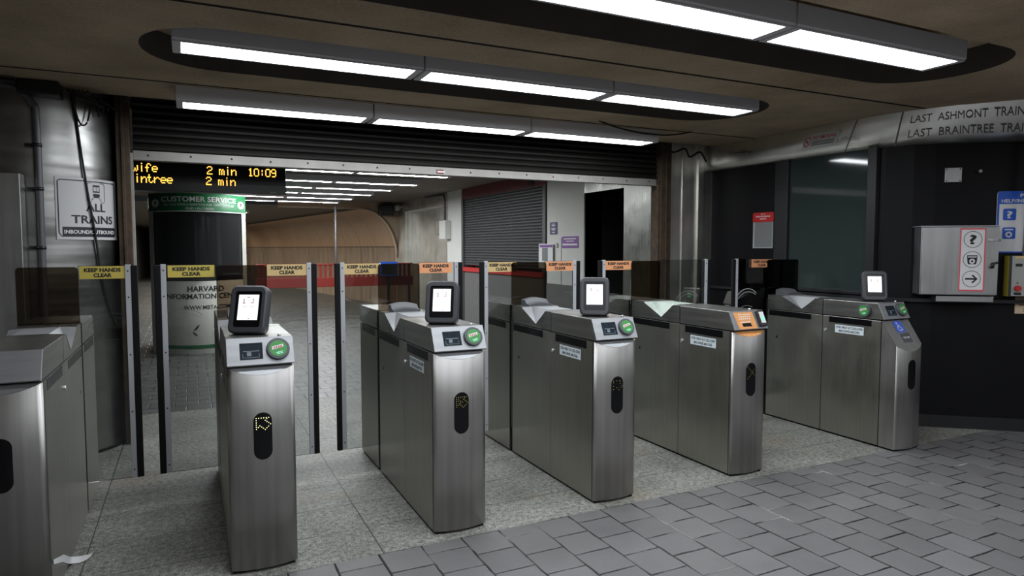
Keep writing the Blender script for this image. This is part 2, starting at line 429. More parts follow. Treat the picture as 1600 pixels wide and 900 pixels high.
# ---------------------------------------------------------------- mesh builder
class MB:
    def __init__(s, T=None):
        s.v, s.f, s.sm, s.T = [], [], [], T
    def add(s, vs, fs, smooth=False):
        o = len(s.v)
        s.v += [tuple(s.T(*p)) if s.T else tuple(p) for p in vs]
        s.f += [tuple(i + o for i in f) for f in fs]
        s.sm += [smooth] * len(fs)
        return s
    def box(s, x0, x1, y0, y1, z0, z1):
        v = [(x, y, z) for x in (x0, x1) for y in (y0, y1) for z in (z0, z1)]
        return s.add(v, [(0, 1, 3, 2), (4, 6, 7, 5), (0, 4, 5, 1), (2, 3, 7, 6), (0, 2, 6, 4), (1, 5, 7, 3)])
    def prism(s, pts, a, b, fn, smooth=False, cap=True):
        """pts: 2D outline; fn(u,v,t)->3D; extruded from t=a to t=b"""
        n = len(pts)
        v = [fn(u, q, a) for u, q in pts] + [fn(u, q, b) for u, q in pts]
        s.add(v, [(i, (i + 1) % n, n + (i + 1) % n, n + i) for i in range(n)], smooth)
        if cap:
            s.add(v, [tuple(range(n))[::-1], tuple(range(n, 2 * n))])
        return s
    def loft(s, rows, closed=False, smooth=True):
        n = len(rows[0])
        v = [p for r in rows for p in r]
        fs = []
        for i in range(len(rows) - 1):
            for j in range(n if closed else n - 1):
                k = (j + 1) % n
                fs.append((i * n + j, i * n + k, (i + 1) * n + k, (i + 1) * n + j))
        return s.add(v, fs, smooth)
    def tube(s, pts, r, n=8, cap=True):
        pts = [Vector(p) for p in pts]
        rows = []
        for i, p in enumerate(pts):
            d = (pts[min(i + 1, len(pts) - 1)] - pts[max(i - 1, 0)]).normalized()
            up = Vector((0, 0, 1)) if abs(d.z) < 0.9 else Vector((1, 0, 0))
            a = d.cross(up).normalized()
            b = a.cross(d)
            rows.append([tuple(p + r * (cos(2 * pi * k / n) * a + sin(2 * pi * k / n) * b)) for k in range(n)])
        s.loft(rows, closed=True)
        if cap:
            s.add(rows[0], [tuple(range(n))])
            s.add(rows[-1], [tuple(range(n))[::-1]])
        return s
    def text(s, string, u, v, h, fn, w=None, align='c', bold=0.022, off=0.0):
        """string with cap height h, baseline v, centred at u (or starting at u), squeezed to width w; fn(u,v,t)->3D"""
        vs, fs, x0, x1 = text_geo(string, bold)
        if not vs:
            return s
        sx = h / 0.73
        k = sx if w is None else w / (x1 - x0)
        W = (x1 - x0) * k
        o = u - W / 2 if align == 'c' else (u if align == 'l' else u - W)
        return s.add([fn(o + (x - x0) * k, v + y * sx, off) for x, y in vs], fs)
    def disc(s, u, v, r, fn, t=0.0, n=20, r2=None, a0=0, a1=2 * pi):
        if r2 is None:
            return s.add([fn(u + r * cos(2 * pi * k / n), v + r * sin(2 * pi * k / n), t) for k in range(n)], [tuple(range(n))])
        m = n + 1
        vs = [fn(u + q * cos(a0 + (a1 - a0) * k / n), v + q * sin(a0 + (a1 - a0) * k / n), t) for k in range(m) for q in (r, r2)]
        return s.add(vs, [(2 * k, 2 * k + 2, 2 * k + 3, 2 * k + 1) for k in range(n)])
    def poly(s, pts, fn, t=0.0):
        return s.add([fn(u, v, t) for u, v in pts], [tuple(range(len(pts)))])
    def rect(s, u0, u1, v0, v1, fn, t=0.0):
        return s.poly([(u0, v0), (u1, v0), (u1, v1), (u0, v1)], fn, t)
    def ring(s, outer, inner, fn, t=0.0):
        n = len(outer)
        return s.add([fn(*p, t) for p in outer] + [fn(*p, t) for p in inner], [(i, (i + 1) % n, n + (i + 1) % n, n + i) for i in range(n)])
    def stroke(s, pts, wd, fn, t=0.0, closed=False):
        """flat line of width wd through 2D pts"""
        P = [Vector(p) for p in pts]
        n = len(P)
        L, R_ = [], []
        for i in range(n):
            a = P[(i - 1) % n] if closed or i > 0 else P[i]
            b = P[(i + 1) % n] if closed or i < n - 1 else P[i]
            d = (b - a).normalized()
            q = Vector((-d.y, d.x)) * wd / 2
            L.append(P[i] + q)
            R_.append(P[i] - q)
        v = [fn(p.x, p.y, t) for p in L] + [fn(p.x, p.y, t) for p in R_]
        m = n if closed else n - 1
        return s.add(v, [(i, (i + 1) % n, n + (i + 1) % n, n + i) for i in range(m)])
    def build(s, name, m, parent=None, bevel=0.0, loc=None):
        me = bpy.data.meshes.new(name)
        me.from_pydata(s.v, [], s.f)
        for p, sm in zip(me.polygons, s.sm):
            p.use_smooth = sm
        bm = bmesh.new()
        bm.from_mesh(me)
        bmesh.ops.remove_doubles(bm, verts=bm.verts, dist=1e-6)
        bmesh.ops.recalc_face_normals(bm, faces=bm.faces)
        bm.to_mesh(me)
        bm.free()
        me.materials.append(m)
        o = bpy.data.objects.new(name, me)
        COL.objects.link(o)
        if parent:
            o.parent = parent
        if loc:
            o.location = loc
        if bevel:
            bv = o.modifiers.new('bevel', 'BEVEL')
            bv.width = bevel
            bv.segments = 2
            bv.limit_method = 'ANGLE'
            bv.angle_limit = radians(40)
        return o
_tc = {}
def text_geo(string, bold):
    key = (string, bold)
    if key in _tc:
        return _tc[key]
    cu = bpy.data.curves.new('t', 'FONT')
    cu.body = string
    cu.size = 1.0
    cu.offset = bold
    cu.resolution_u = 3
    cu.fill_mode = 'FRONT'
    o = bpy.data.objects.new('t', cu)
    COL.objects.link(o)
    dg = bpy.context.evaluated_depsgraph_get()
    me = bpy.data.meshes.new_from_object(o.evaluated_get(dg))
    vs = [(v.co.x, v.co.y) for v in me.vertices]
    fs = [tuple(p.vertices) for p in me.polygons]
    bpy.data.objects.remove(o)
    bpy.data.curves.remove(cu)
    bpy.data.meshes.remove(me)
    xs = [v[0] for v in vs] or [0, 1]
    _tc[key] = (vs, fs, min(xs), max(xs))
    return _tc[key]
def rrect(w, h, r, n=6, cx=0, cy=0):
    p = []
    for sx, sy, a in ((1, 1, 0), (-1, 1, pi / 2), (-1, -1, pi), (1, -1, 1.5 * pi)):
        for k in range(n + 1):
            t = a + pi / 2 * k / n
            p.append((cx + sx * (w / 2 - r) + r * cos(t), cy + sy * (h / 2 - r) + r * sin(t)))
    return p
def stadium(w, h, n=8, cx=0, cy=0):
    return rrect(w, h, min(w, h) / 2 - 1e-4, n, cx, cy)
def plane(o, a, b):
    o, a, b = Vector(o), Vector(a).normalized(), Vector(b).normalized()
    n = a.cross(b)
    return lambda u, v, t=0.0: tuple(o + u * a + v * b + t * n)
XY = lambda z0: (lambda u, v, t=0.0: (u, v, z0 + t))
def tag(o, label=None, cat=None, group=None, kind=None):
    if label: o['label'] = label
    if cat: o['category'] = cat
    if group: o['group'] = group
    if kind: o['kind'] = kind
    return o
def thing(name, loc, label, cat, group=None):
    o = bpy.data.objects.new(name, None)
    o.empty_display_size = 0.1
    COL.objects.link(o)
    o.location = loc
    return tag(o, label, cat, group)
def struct(name, mb, m, bevel=0.0, parent=None):
    o = mb.build(name, m, parent, bevel)
    if not parent:
        o['kind'] = 'structure'
    return o

# ================================================================ THE SETTING
struct('floor_pavers', MB().box(-7, 10, -6, 3.353, -0.2, 0), M['pavers'])
struct('floor_granite', MB().box(-7, 10, 3.353, 7.215, -0.2, 0), M['granite'])
struct('floor_concourse', MB().box(-7, 10, 7.215, 60, -0.2, 0), M['pavers_back'])

# ceiling with stadium light coffers
FX0, FX1, FP = -0.06, 4.31, 1.4567
coffers = [(-0.23, 4.80, 2.33, 3.25), (-0.23, 4.52, 4.00, 4.95), (-0.23, 4.80, 0.55, 1.47)]
def flat_with_holes(name, outer, holes):
    cu = bpy.data.curves.new(name, 'CURVE')
    cu.dimensions = '2D'
    cu.fill_mode = 'BOTH'
    for pts in [outer] + holes:
        sp = cu.splines.new('POLY')
        sp.points.add(len(pts) - 1)
        for i, (x, y) in enumerate(pts):
            sp.points[i].co = (x, y, 0, 1)
        sp.use_cyclic_u = True
    o = bpy.data.objects.new(name, cu)
    COL.objects.link(o)
    me = bpy.data.meshes.new_from_object(o.evaluated_get(bpy.context.evaluated_depsgraph_get()))
    vs = [tuple(v.co) for v in me.vertices]
    fs = [tuple(p.vertices) for p in me.polygons]
    bpy.data.objects.remove(o)
    bpy.data.curves.remove(cu)
    bpy.data.meshes.remove(me)
    return vs, fs
holes = [rrect(x1 - x0, y1 - y0, (y1 - y0) / 2 - 0.02, 10, (x0 + x1) / 2, (y0 + y1) / 2) for x0, x1, y0, y1 in coffers]
CE = 6.05
vs, fs = flat_with_holes('c', [(-7, -6), (10, -6), (10, CE), (-7, CE)], holes)
mb = MB()
mb.add([(x, y, ZC) for x, y, z in vs], fs)
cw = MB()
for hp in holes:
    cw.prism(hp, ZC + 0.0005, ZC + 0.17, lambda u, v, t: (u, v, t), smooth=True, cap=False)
    mb.poly(hp, XY(ZC + 0.17))
mb.add([(-7, CE, ZC), (10, CE, ZC), (10, CE, ZC + 0.6), (-7, CE, ZC + 0.6)], [(0, 1, 2, 3)])
struct('ceiling', mb, M['concrete'])
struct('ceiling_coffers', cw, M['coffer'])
struct('ceiling_concourse', MB().box(-7, 10, CE + 0.55, 17.35, ZC, ZC + 0.1), M['dark_concrete'])
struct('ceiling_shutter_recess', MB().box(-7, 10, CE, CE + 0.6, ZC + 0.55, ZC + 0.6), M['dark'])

# outer walls of the hall, out of view
struct('wall_back', MB().box(-7, 10, -6.1, -6, 0, ZC), M['hall_wall'])
struct('wall_left', MB().box(-4.1, -4.0, -6, 6.4, 0, ZC), M['hall_wall'])
struct('wall_left_end', MB().box(-7, -1.6, 6.4, 6.55, 0, ZC + 0.5), M['black_wall'])

# round stainless column on the left and the pier on the right of the gates
CX, CY, CR = -1.08, 6.45, 0.6
def cyl(u, z, t=0.0):                       # u = angle (degrees)
    a = radians(u)
    return (CX + (CR + t) * cos(a), CY + (CR + t) * sin(a), z)
mb = MB()
n = 64
mb.loft([[(CX + CR * cos(2 * pi * k / n), CY + CR * sin(2 * pi * k / n), z) for k in range(n)] for z in (0.0, 1.0, 2.0, 2.95)], closed=True)
struct('column_left', mb, M['steel_column'])
mb = MB()
mb.loft([[cyl(360 * k / n, z, 0.008) for k in range(n)] for z in (0.0, 0.02)], closed=True)
struct('trim_1', mb, M['rubber'])
mb = MB()
pier = [(5.03, 6.2), (5.20, 6.19), (5.205, 6.175), (5.40, 6.16), (5.405, 6.13), (5.485, 6.13), (5.49, 6.17), (5.56, 6.17), (5.56, 6.6), (5.03, 6.6)]
mb.prism(pier, 0, ZC + 0.3, lambda u, v, t: (u, v, t))
struct('column_right', mb, M['steel_pier'])

# right-hand black wall and the stainless fascia above it
wallc = [(5.66, 6.3), (5.66, 4.6), (5.665, 4.25), (5.70, 4.0), (5.80, 3.80), (5.92, 3.68), (6.22, 3.439), (6.517, 3.2), (7.1, 2.731), (8.2, 1.847), (10, 0.4)]
def wall_at(s):                              # point and outward normal at arc length s along the wall
    d = 0
    for a, b in zip(wallc, wallc[1:]):
        L = math.dist(a, b)
        if d + L >= s:
            k = (s - d) / L
            tx, ty = (b[0] - a[0]) / L, (b[1] - a[1]) / L
            return (a[0] + k * (b[0] - a[0]), a[1] + k * (b[1] - a[1])), (tx, ty), (ty, -tx)
        d += L
# window opening between Y=5.2 and Y=4.05
mb = MB()
def wall_strip(mb, pts, z0, z1):
    mb.loft([[(x, y, z0) for x, y in pts], [(x, y, z1) for x, y in pts]], smooth=False)
WY0, WY1, WZ0, WZ1 = 5.03, 4.13, 1.19, 2.52
wall_strip(mb, [(5.66, 6.3), (5.66, WY0)], 0, ZC)
wall_strip(mb, [(5.66, WY0), (5.66, WY1)], 0, WZ0)
wall_strip(mb, [(5.66, WY0), (5.66, WY1)], WZ1, ZC)
wall_strip(mb, [(5.66, WY1)] + wallc[3:], 0, ZC)
struct('wall_right', mb, M['black_wall'])
# ledge on the wall, low plinth
off = lambda pts, d: [(p[0] - d * nx, p[1] - d * ny) for p, nx, ny in pts]
nrm = []
for i, p in enumerate(wallc):
    a, b = wallc[max(0, i - 1)], wallc[min(len(wallc) - 1, i + 1)]
    L = math.dist(a, b)
    nrm.append((p, -(b[1] - a[1]) / L, (b[0] - a[0]) / L))
def wall_moulding(d, z0, z1):
    o = off(nrm, d)
    mb = MB()
    i_ = wallc
    mb.loft([[(x, y, z0) for x, y in i_], [(x, y, z0) for x, y in o], [(x, y, z1) for x, y in o], [(x, y, z1) for x, y in i_]], smooth=False)
    return mb
s0 = 1 if off(nrm, 0.05)[0][0] < 5.66 else -1
struct('trim_2', wall_moulding(0.045 * s0, 1.12, 1.15), M['black_frame'])
struct('baseboard_right', wall_moulding(0.02 * s0, 0.0, 0.11), M['black_frame'])
# window 1
wf = MB()
wf.box(5.63, 5.68, WY0, WY0 + 0.17, WZ0 - 0.02, WZ1)
wf.box(5.63, 5.68, WY1 - 0.09, WY1, WZ0 - 0.02, WZ1)
wf.box(5.63, 5.68, WY1, WY0, WZ0 - 0.03, WZ0)
win = struct('window_1', wf, M['black_frame'], 0.004)
MB().box(5.665, 5.675, WY1, WY0, WZ0, WZ1).build('window_pane', M['wall_glass'], win)
# vertical joint strips on the wall
struct('trim_3', MB().box(5.648, 5.66, 5.205, 5.215, 1.15, 2.56), M['conduit'])
#struct('trim_4', MB().box(5.655, 5.68, 4.02, 4.032, 1.15, 2.56), M['conduit'])
# jamb between pier and black wall
struct('trim_5', MB().box(5.56, 5.66, 6.18, 6.25, 0, 2.55), M['steel_pier'])
# fascia
ft = [(5.556, 6.22), (5.556, 5.4), (5.556, 4.8), (5.562, 4.33), (5.59, 3.95), (5.65, 3.70), (5.76, 3.43), (6.01, 3.07), (6.4, 2.62), (7.2, 1.9), (9.0, 0.5)]
fb = [(5.560, 6.22), (5.560, 5.4), (5.565, 4.9), (5.60, 4.50), (5.65, 4.10), (5.74, 3.80), (5.93, 3.53), (6.30, 3.24), (6.75, 2.80), (7.4, 2.2), (9.2, 0.8)]
def lerp2(a, b, t): return (a[0] + (b[0] - a[0]) * t, a[1] + (b[1] - a[1]) * t)
mb = MB()
rows = []
for t, bul in ((0, 0.0), (0.25, 0.018), (0.5, 0.024), (0.75, 0.018), (1, 0.0)):
    r = []
    for a, b in zip(ft, fb):
        x, y = lerp2(a, b, t)
        r.append((x - bul * 0.8, y - bul * 0.5, 2.79 - 0.285 * t))
    rows.append(r)
mb.loft(rows)
mb.loft([rows[-1], [(p[0] + 0.15, p[1] + 0.1, 2.505) for p in rows[-1]]], smooth=False)
fascia = struct('trim_6', mb, M['steel_fascia'])
def fas(s, v, t=0.0):
    """s: arc length along the fascia from the pier, v: 0 top .. 1 bottom"""
    d = 0
    for i in range(len(ft) - 1):
        a, b = ft[i], ft[i + 1]
        L = math.dist(a, b)
        if d + L >= s or i == len(ft) - 2:
            k = (s - d) / L
            p, q = lerp2(a, b, k), lerp2(fb[i], fb[i + 1], k)
            x, y = lerp2(p, q, v)
            bul = 0.0245 * (1 - (2 * v - 1) ** 2) + t
            return (x - bul * 0.8, y - bul * 0.5, 2.79 - 0.285 * v)
        d += L
# fascia seams and the engraved words
mb = MB()
for sY in (2.02, 2.42):
    mb.loft([[fas(sY, v / 6, 0.002) for v in range(7)], [fas(sY + 0.012, v / 6, 0.002) for v in range(7)]])
mb.build('panel_seam', M['engrave'], fascia)
mb = MB()
fm = lambda u, v, t=0.0: fas(2.50 + u, 0.5 - v, 0.004)
mb.text('LAST  ASHMONT  TRAIN', 0.0, 0.10, 0.22, fm, w=0.78, align='l', bold=0.0)
mb.text('LAST  BRAINTREE  TRAIN', 0.0, -0.30, 0.22, fm, w=0.84, align='l', bold=0.0)
mb.build('lettering', M['engrave'], fascia)

# ------------------------------------------------ concourse behind the shutter
RX = 5.0
struct('wall_concourse_left', MB().box(-2.3, -2.2, 6.55, 60, 0, ZC), M['slat_grey'])
st = MB()
st.box(RX, RX + 0.5, 6.3, 7.05, 0, ZC)
st.box(RX, RX + 0.5, 7.05, 8.0, 2.36, ZC)
struct('wall_steel', st, M['steel_sheet'])
db = MB()
db.add([(RX + .02, 7.05, 0), (RX + 1.2, 7.05, 0), (RX + 1.2, 8.0, 0), (RX + .02, 8.0, 0), (RX + .02, 7.05, 2.36), (RX + 1.2, 7.05, 2.36), (RX + 1.2, 8.0, 2.36), (RX + .02, 8.0, 2.36)],
       [(0, 1, 5, 4), (1, 2, 6, 5), (2, 3, 7, 6), (4, 5, 6, 7)])
struct('door_1', db, M['dark'])
pw = MB().box(RX, RX + 0.3, 8.0, 9.07, 1.05, ZC)
pier_w = struct('wall_pier', pw, M['white_wall'])
MB().box(RX - 0.004, RX, 8.62, 8.63, 1.05, 1.75).build('panel_joint', M['grey_dado'], pier_w)
struct('trim_7', MB().box(RX - 0.01, RX + 0.3, 8.0, 9.07, 0, 1.05), M['grey_dado'])
struct('wall_pier_far', MB().box(RX, RX + 0.3, 12.65, 13.5, 0, ZC), M['white_wall'])
ni = MB()
ni.box(RX, RX + 0.6, 13.5, 17.3, 2.52, ZC)
ni.box(RX, RX + 0.6, 16.6, 17.3, 0, 2.52)
ni.box(RX + 0.25, RX + 0.35, 13.5, 16.6, 0, 2.52)
struct('wall_niche', ni, M['steel_pier'])
# arch spandrel + vaulted tunnel wall
def arch(x0, k, n=12):
    return [(x0, 0.0), (x0, 1.35)] + [(x0 - 0.95 * (1 - cos(pi / 2 * i / n)), 1.35 + 1.25 * sin(pi / 2 * i / n)) for i in range(1, n + 1)]
ap = arch(4.98, 0)
mb = MB()
sp_ = [(x, z) for x, z in ap[1:]] + [(2.0, 2.6), (2.0, ZC), (5.3, ZC), (5.3, 0), (4.98, 0)]
mb.prism(sp_[:-1] + [(4.98, 0.0)], 17.30, 17.42, lambda u, v, t: (u, t, v))
struct('wall_arch', mb, M['beige'])
mb = MB()
mb.loft([[(x - (y - 17.42) * 0.123, y, z) for x, z in ap] for y in (17.42, 21, 25, 30, 36, 44, 54)])
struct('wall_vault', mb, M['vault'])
mb = MB()
mb.loft([[(4.03 - (y - 17.42) * 0.123, y, 2.6), (4.03 - (y - 17.42) * 0.123, y, 2.66), (-3, y, 2.66)] for y in (17.42, 36, 54)], smooth=False)
struct('ceiling_tunnel', mb, M['dark_concrete'])
struct('wall_tunnel_end', MB().box(-7, 6, 54, 54.2, 0, 2.9), M['beige'])
rim = MB()
rim.tube([(x, 17.28, z) for x, z in ap[1:]], 0.035, 6)
struct('trim_8', rim, M['beige'])

# ================================================================ ROLLER SHUTTER
rs = thing('roller_shutter', (2.25, YS, 0), 'raised dark roller shutter with grey bottom bar across the gate hall opening', 'roller shutter')
L = lambda x: x - 2.25
mb = MB()
nS = 12
prof = []
z = 2.385
while z < 3.2:
    prof += [(0.0, z), (0.022, z + 0.012), (0.026, z + 0.03), (0.012, z + 0.05)]
    z += 0.058
rows = [[(L(x), -y - 0.01, zz) for y, zz in prof] for x in (-0.385, 4.86)]
mb.loft(rows, smooth=False)
mb.loft([[(p[0], 0.02, p[2]) for p in rows[0]], [(p[0], 0.02, p[2]) for p in rows[1]]], smooth=False)
mb.build('slat_curtain', M['slat'], rs)
mb = MB().box(L(-0.385), L(4.86), -0.03, 0.03, 2.315, 2.385)
mb.box(L(-0.385), L(4.86), -0.05, 0.03, 2.308, 2.318)
bar = mb.build('bottom_bar', M['bar'], rs, 0.003)
mb = MB()
for k in range(17):
    x = -0.28 + k * 0.315
    mb.disc(L(x), 2.352 + (0.004 if k % 3 else -0.003), 0.009, plane((0, -0.031, 0), (1, 0, 0), (0, 0, 1)), n=8)
mb.build('bolt_holes', M['dark'], bar)
mb = MB().rect(L(2.193), L(2.268), 2.318, 2.362, plane((0, -0.0325, 0), (1, 0, 0), (0, 0, 1)))
wl = mb.build('warning_label', M['dark_red'], rs)
MB().rect(L(2.205), L(2.28), 2.335, 2.347, plane((0, -0.0335, 0), (1, 0, 0), (0, 0, 1))).build('label_stripe', M['white_ink'], wl)
for i, (a, b, c) in enumerate(((-0.5, -0.405, -0.385), (5.03, 4.885, 4.86))):
    g = MB().box(L(min(a, b)), L(max(a, b)), -0.09, 0.1, 0, 3.1)
    g.box(L((a + b) / 2 - 0.012), L((a + b) / 2 + 0.012), -0.105, -0.09, 0, 3.1)
    gr = g.build('guide_rail', M['rust'], rs, 0.004)
    MB().box(L(min(b, c)), L(max(b, c)), -0.07, -0.03, 0, 2.36).build('rail_lip', M['post_light'] if i == 0 else M['rust'], gr, 0.002)

# ================================================================ FARE GATES
YG = 3.45
SLOPE = Vector((0, 0.061, 0.127)).normalized()
def on_panel(W):
    # u across (0..W), v up the sloped reader panel, t out of it
    o = Vector((0, -0.026, 1.031))
    nrm = Vector((1, 0, 0)).cross(SLOPE)
    return lambda u, v, t=0.0: tuple(o + Vector((u, 0, 0)) + v * SLOPE + (t + 0.004) * nrm)
def front_map(W, y0):
    return lambda u, v, t=0.0: (W / 2 + u, y0 - 0.030 * (1 - (2 * u / W) ** 2) - t, v)
def bulge(W, y0, d, n=14):
    return [(W * k / n, y0 - d * (1 - (2 * k / n - 1) ** 2)) for k in range(n + 1)]
def cabinet(W, ya, yb, z0, z1, front=None, rear=None):
    """box section of the gate; a bulged face at the front (-y) or rear (+y), cut by a slope at its top"""
    mb = MB()
    for (sec, d) in ((front, -1), (rear, 1)):
        pass
    fr = bulge(W, ya, 0.03) if front else [(0, ya), (W, ya)]
    re = [(x, yb + 0.03 * (1 - (2 * x / W - 1) ** 2)) for x, _ in bulge(W, 0, 0)] if rear else [(0, yb), (W, yb)]
    top = lambda x, y: (x, y, z1 - (1.25 * max(0, ya - y) if front else 0) - (1.25 * max(0, y - yb) if rear else 0))
    nf, nr = len(fr), len(re)
    mb.loft([[(x, y, z0) for x, y in fr], [top(x, y) for x, y in fr]], smooth=bool(front))
    mb.loft([[(x, y, z0) for x, y in re], [top(x, y) for x, y in re]], smooth=bool(rear))
    for x in (0, W):
        mb.add([(x, ya, z0), (x, yb, z0), (x, yb, z1), (x, ya, z1)], [(0, 1, 2, 3)])
    mb.add([(0, ya, z1), (W, ya, z1), (W, yb, z1), (0, yb, z1)], [(0, 1, 2, 3)])
    mb.add([(0, ya, z0), (W, ya, z0), (W, yb, z0), (0, yb, z0)], [(0, 1, 2, 3)])
    if front:
        p = [top(x, y) for x, y in fr]
        mb.add(p, [tuple(range(nf))])
        mb.add([(x, y, z0) for x, y in fr], [tuple(range(nf))])
    if rear:
        p = [top(x, y) for x, y in re]
        mb.add(p, [tuple(range(nr))])
        mb.add([(x, y, z0) for x, y in re], [tuple(range(nr))])
    return mb
def side_map(x, sgn):
    # u along the side measured so that text reads left to right from outside; left side (sgn=-1): +u is -y
    return (lambda u, v, t=0.0: (x - (t + 0.001), -u, v)) if sgn < 0 else (lambda u, v, t=0.0: (x + (t + 0.001), u, v))

def make_gate(x0, label, terminal=None, kind='tap', sticker=None, led=None, doors=((), ()), W=0.31, plate='tone_plate', hump=True, colors=('tan', 'tan')):
    g = thing('fare_gate', (x0, YG, 0), label, 'fare gate', 'fare gates across the station entrance')
    MB().box(0.012, W - 0.012, 0.0 if kind != 'wide' else -0.13, 1.70, 0, 0.02).build('plinth', M['rubber'], g)
    ZB, Z0, Z1 = 1.018, 1.026, 1.157
    side = M['steel_side']
    if kind == 'wide':
        # front section whose face slopes out to a knee
        cabinet(W, 0.004, 0.542, 0.016, ZB).build('front_cabinet', side, g, 0.003)
        mb = MB()
        fr = bulge(W, -0.13, 0.03)
        zk = lambda y: 0.835 + (y + 0.13) * 1.55
        mb.loft([[(x, y, 0.016) for x, y in fr], [(x, y, zk(y)) for x, y in fr]])
        kn = [(x, y, zk(y)) for x, y in fr]
        mb.add(kn + [(W, -0.012, ZB), (0, -0.012, ZB)], [tuple(range(len(kn) + 2))])
        for x in (0, W):
            mb.add([(x, -0.13, 0.016), (x, -0.004, 0.016), (x, -0.004, ZB), (x, -0.012, ZB), (x, -0.13, 0.835)], [(0, 1, 2, 3, 4)])
        mb.add([(0, -0.012, ZB), (W, -0.012, ZB), (W, -0.004, ZB), (0, -0.004, ZB)], [(0, 1, 2, 3)])
        nose = mb.build('nose', M['steel'], g)
        fy, oz = -0.13, -0.075
    else:
        cabinet(W, 0.0, 0.542, 0.016, ZB, front=True).build('front_cabinet', M['steel'], g)
        fy, oz = 0.0, 0.0
        for sx, fn in ((0, side_map(-0.0004, -1)), (W, side_map(W + 0.0004, 1))):
            q = MB()
            a, b_ = (-0.542, -0.006) if sx == 0 else (0.006, 0.542)
            q.rect(a, b_, 0.018, ZB - 0.002, fn, -0.0006)
            sk = q.build('side_skin', side, g)
            q = MB()
            k_ = -0.016 if sx == 0 else 0.012
            q.rect(k_, k_ + 0.004, 0.018, ZB - 0.002, fn, 0.0002)
            q.build('edge_seam', M['rubber'], sk)
    cabinet(W, 0.549, 1.155, 0.016, ZB).build('middle_cabinet', side, g, 0.002)
    cabinet(W, 1.205, 1.72, 0.016, ZB, rear=True).build('rear_cabinet', side, g)
    MB().box(0.015, W - 0.015, 1.15, 1.21, 0.016, 1.12).build('door_slot', M['rubber'], g)
    MB().box(0.008, W - 0.008, 0.02, 1.15, ZB - 0.002, Z0 + 0.002).build('shadow_gap', M['rubber'], g)
    # hoods
    def hood(name, prof, m):
        q = MB()
        q.prism(prof, 0, W, lambda u, v, t: (t, u, v))
        return q.build(name, m, g, 0.003)
    hood('front_hood', [(-0.026, 1.028), (0.034, Z1), (0.542, Z1), (0.542, Z0)], M['steel_top'])
    hood('rear_hood', [(1.205, Z0), (1.205, Z1), (1.686, Z1), (1.746, 1.028)], M['steel_top'])
    # middle hood with a V notch folded down on both sides
    A, B, P, d = 0.622, 1.0, 0.764, 0.075
    q = MB()
    for x, s in ((0, 1), (W, -1)):
        q.add([(x, 0.549, Z0), (x, 1.155, Z0), (x, 1.155, Z1), (x, B, Z1), (x, P, 1.051), (x, A, Z1), (x, 0.549, Z1)], [(0, 1, 2, 3, 4), (0, 4, 5, 6)])
        q.add([(x, A, Z1), (x + s * d, A + .02, Z1), (x, P, 1.051)], [(0, 1, 2)])
        q.add([(x, B, Z1), (x + s * d, B - .02, Z1), (x, P, 1.051)], [(0, 1, 2)])
        q.add([(x + s * d, A + .02, Z1), (x + s * d, B - .02, Z1), (x, P, 1.051)], [(0, 1, 2)])
    q.add([(0, 0.549, Z0), (W, 0.549, Z0), (W, 0.549, Z1), (0, 0.549, Z1)], [(0, 1, 2, 3)])
    q.add([(0, 1.155, Z0), (W, 1.155, Z0), (W, 1.155, Z1), (0, 1.155, Z1)], [(0, 1, 2, 3)])
    q.add([(0, 0.549, Z0), (W, 0.549, Z0), (W, 1.155, Z0), (0, 1.155, Z0)], [(0, 1, 2, 3)])
    tp = [(0, 0.549), (W, 0.549), (W, A), (W - d, A + .02), (W - d, B - .02), (W, B), (W, 1.155), (0, 1.155), (0, B), (d, B - .02), (d, A + .02), (0, A)]
    q.add([(x, y, Z1) for x, y in tp], [(0, 1, 2, 3, 10, 11), (3, 4, 9, 10), (4, 5, 6, 7, 8, 9)])
    q.build('middle_hood', M['steel_top'], g)
    e = 0.0015
    q = MB()
    q.add([(0 - e, P, 1.053), (d, A + .02, Z1 + e), (W - d, A + .02, Z1 + e), (W + e, P, 1.053), (W - d, B - .02, Z1 + e), (d, B - .02, Z1 + e)],
          [(0, 1, 5), (1, 2, 4, 5), (2, 3, 4)])
    q.add([(0 - e, P, 1.053), (0 - e, A + .006, Z1 - .003), (d, A + .02, Z1 + e)], [(0, 1, 2)])
    q.add([(0 - e, P, 1.053), (0 - e, B - .006, Z1 - .003), (d, B - .02, Z1 + e)], [(0, 1, 2)])
    q.add([(W + e, P, 1.053), (W + e, A + .006, Z1 - .003), (W - d, A + .02, Z1 + e)], [(0, 1, 2)])
    q.add([(W + e, P, 1.053), (W + e, B - .006, Z1 - .003), (W - d, B - .02, Z1 + e)], [(0, 1, 2)])
    q.build('lane_plate', M[plate], g)
    # sloped reader panel
    pf = on_panel(W)
    q = MB()
    q.prism([(0.0, 0.0), (W, 0.0), (W, 0.1405), (0.0, 0.1405)], -0.003, 0.0, pf)
    q.build('reader_panel', M['steel_panel'], g, 0.002)
    # side recesses
    for x, sg in ((-0.0005, -1), (W + 0.0005, 1)):
        fn = side_map(x, sg)
        for a, b in ((0.085, 0.48), (0.665, 1.135), (1.28, 1.65)):
            if sg < 0: a, b = -b, -a
            q = MB().prism([(a, 0.966), (b, 0.966), (b, 1.0155), (a, 1.0155)], -0.001, 0.0005, fn)
            q.build('sensor_window', M['black_gloss'], g)
        k = (-0.513 if sg < 0 else 0.513)
        q = MB()
        q.tube([fn(k, 0.896, -0.002), fn(k, 0.896, 0.008)], 0.012, 12)
        q.build('lock_barrel', M['alu'], g)
        k = (-1.04 if sg < 0 else 1.04)
        MB().disc(k, 0.77, 0.011, fn, 0.0006, 10).build('key_hole', M['rubber'], g)
    # oval indicator on the front
    fm = front_map(W, fy)
    q = MB()
    st_ = stadium(0.086, 0.234, 8, 0, 0.68 + oz)
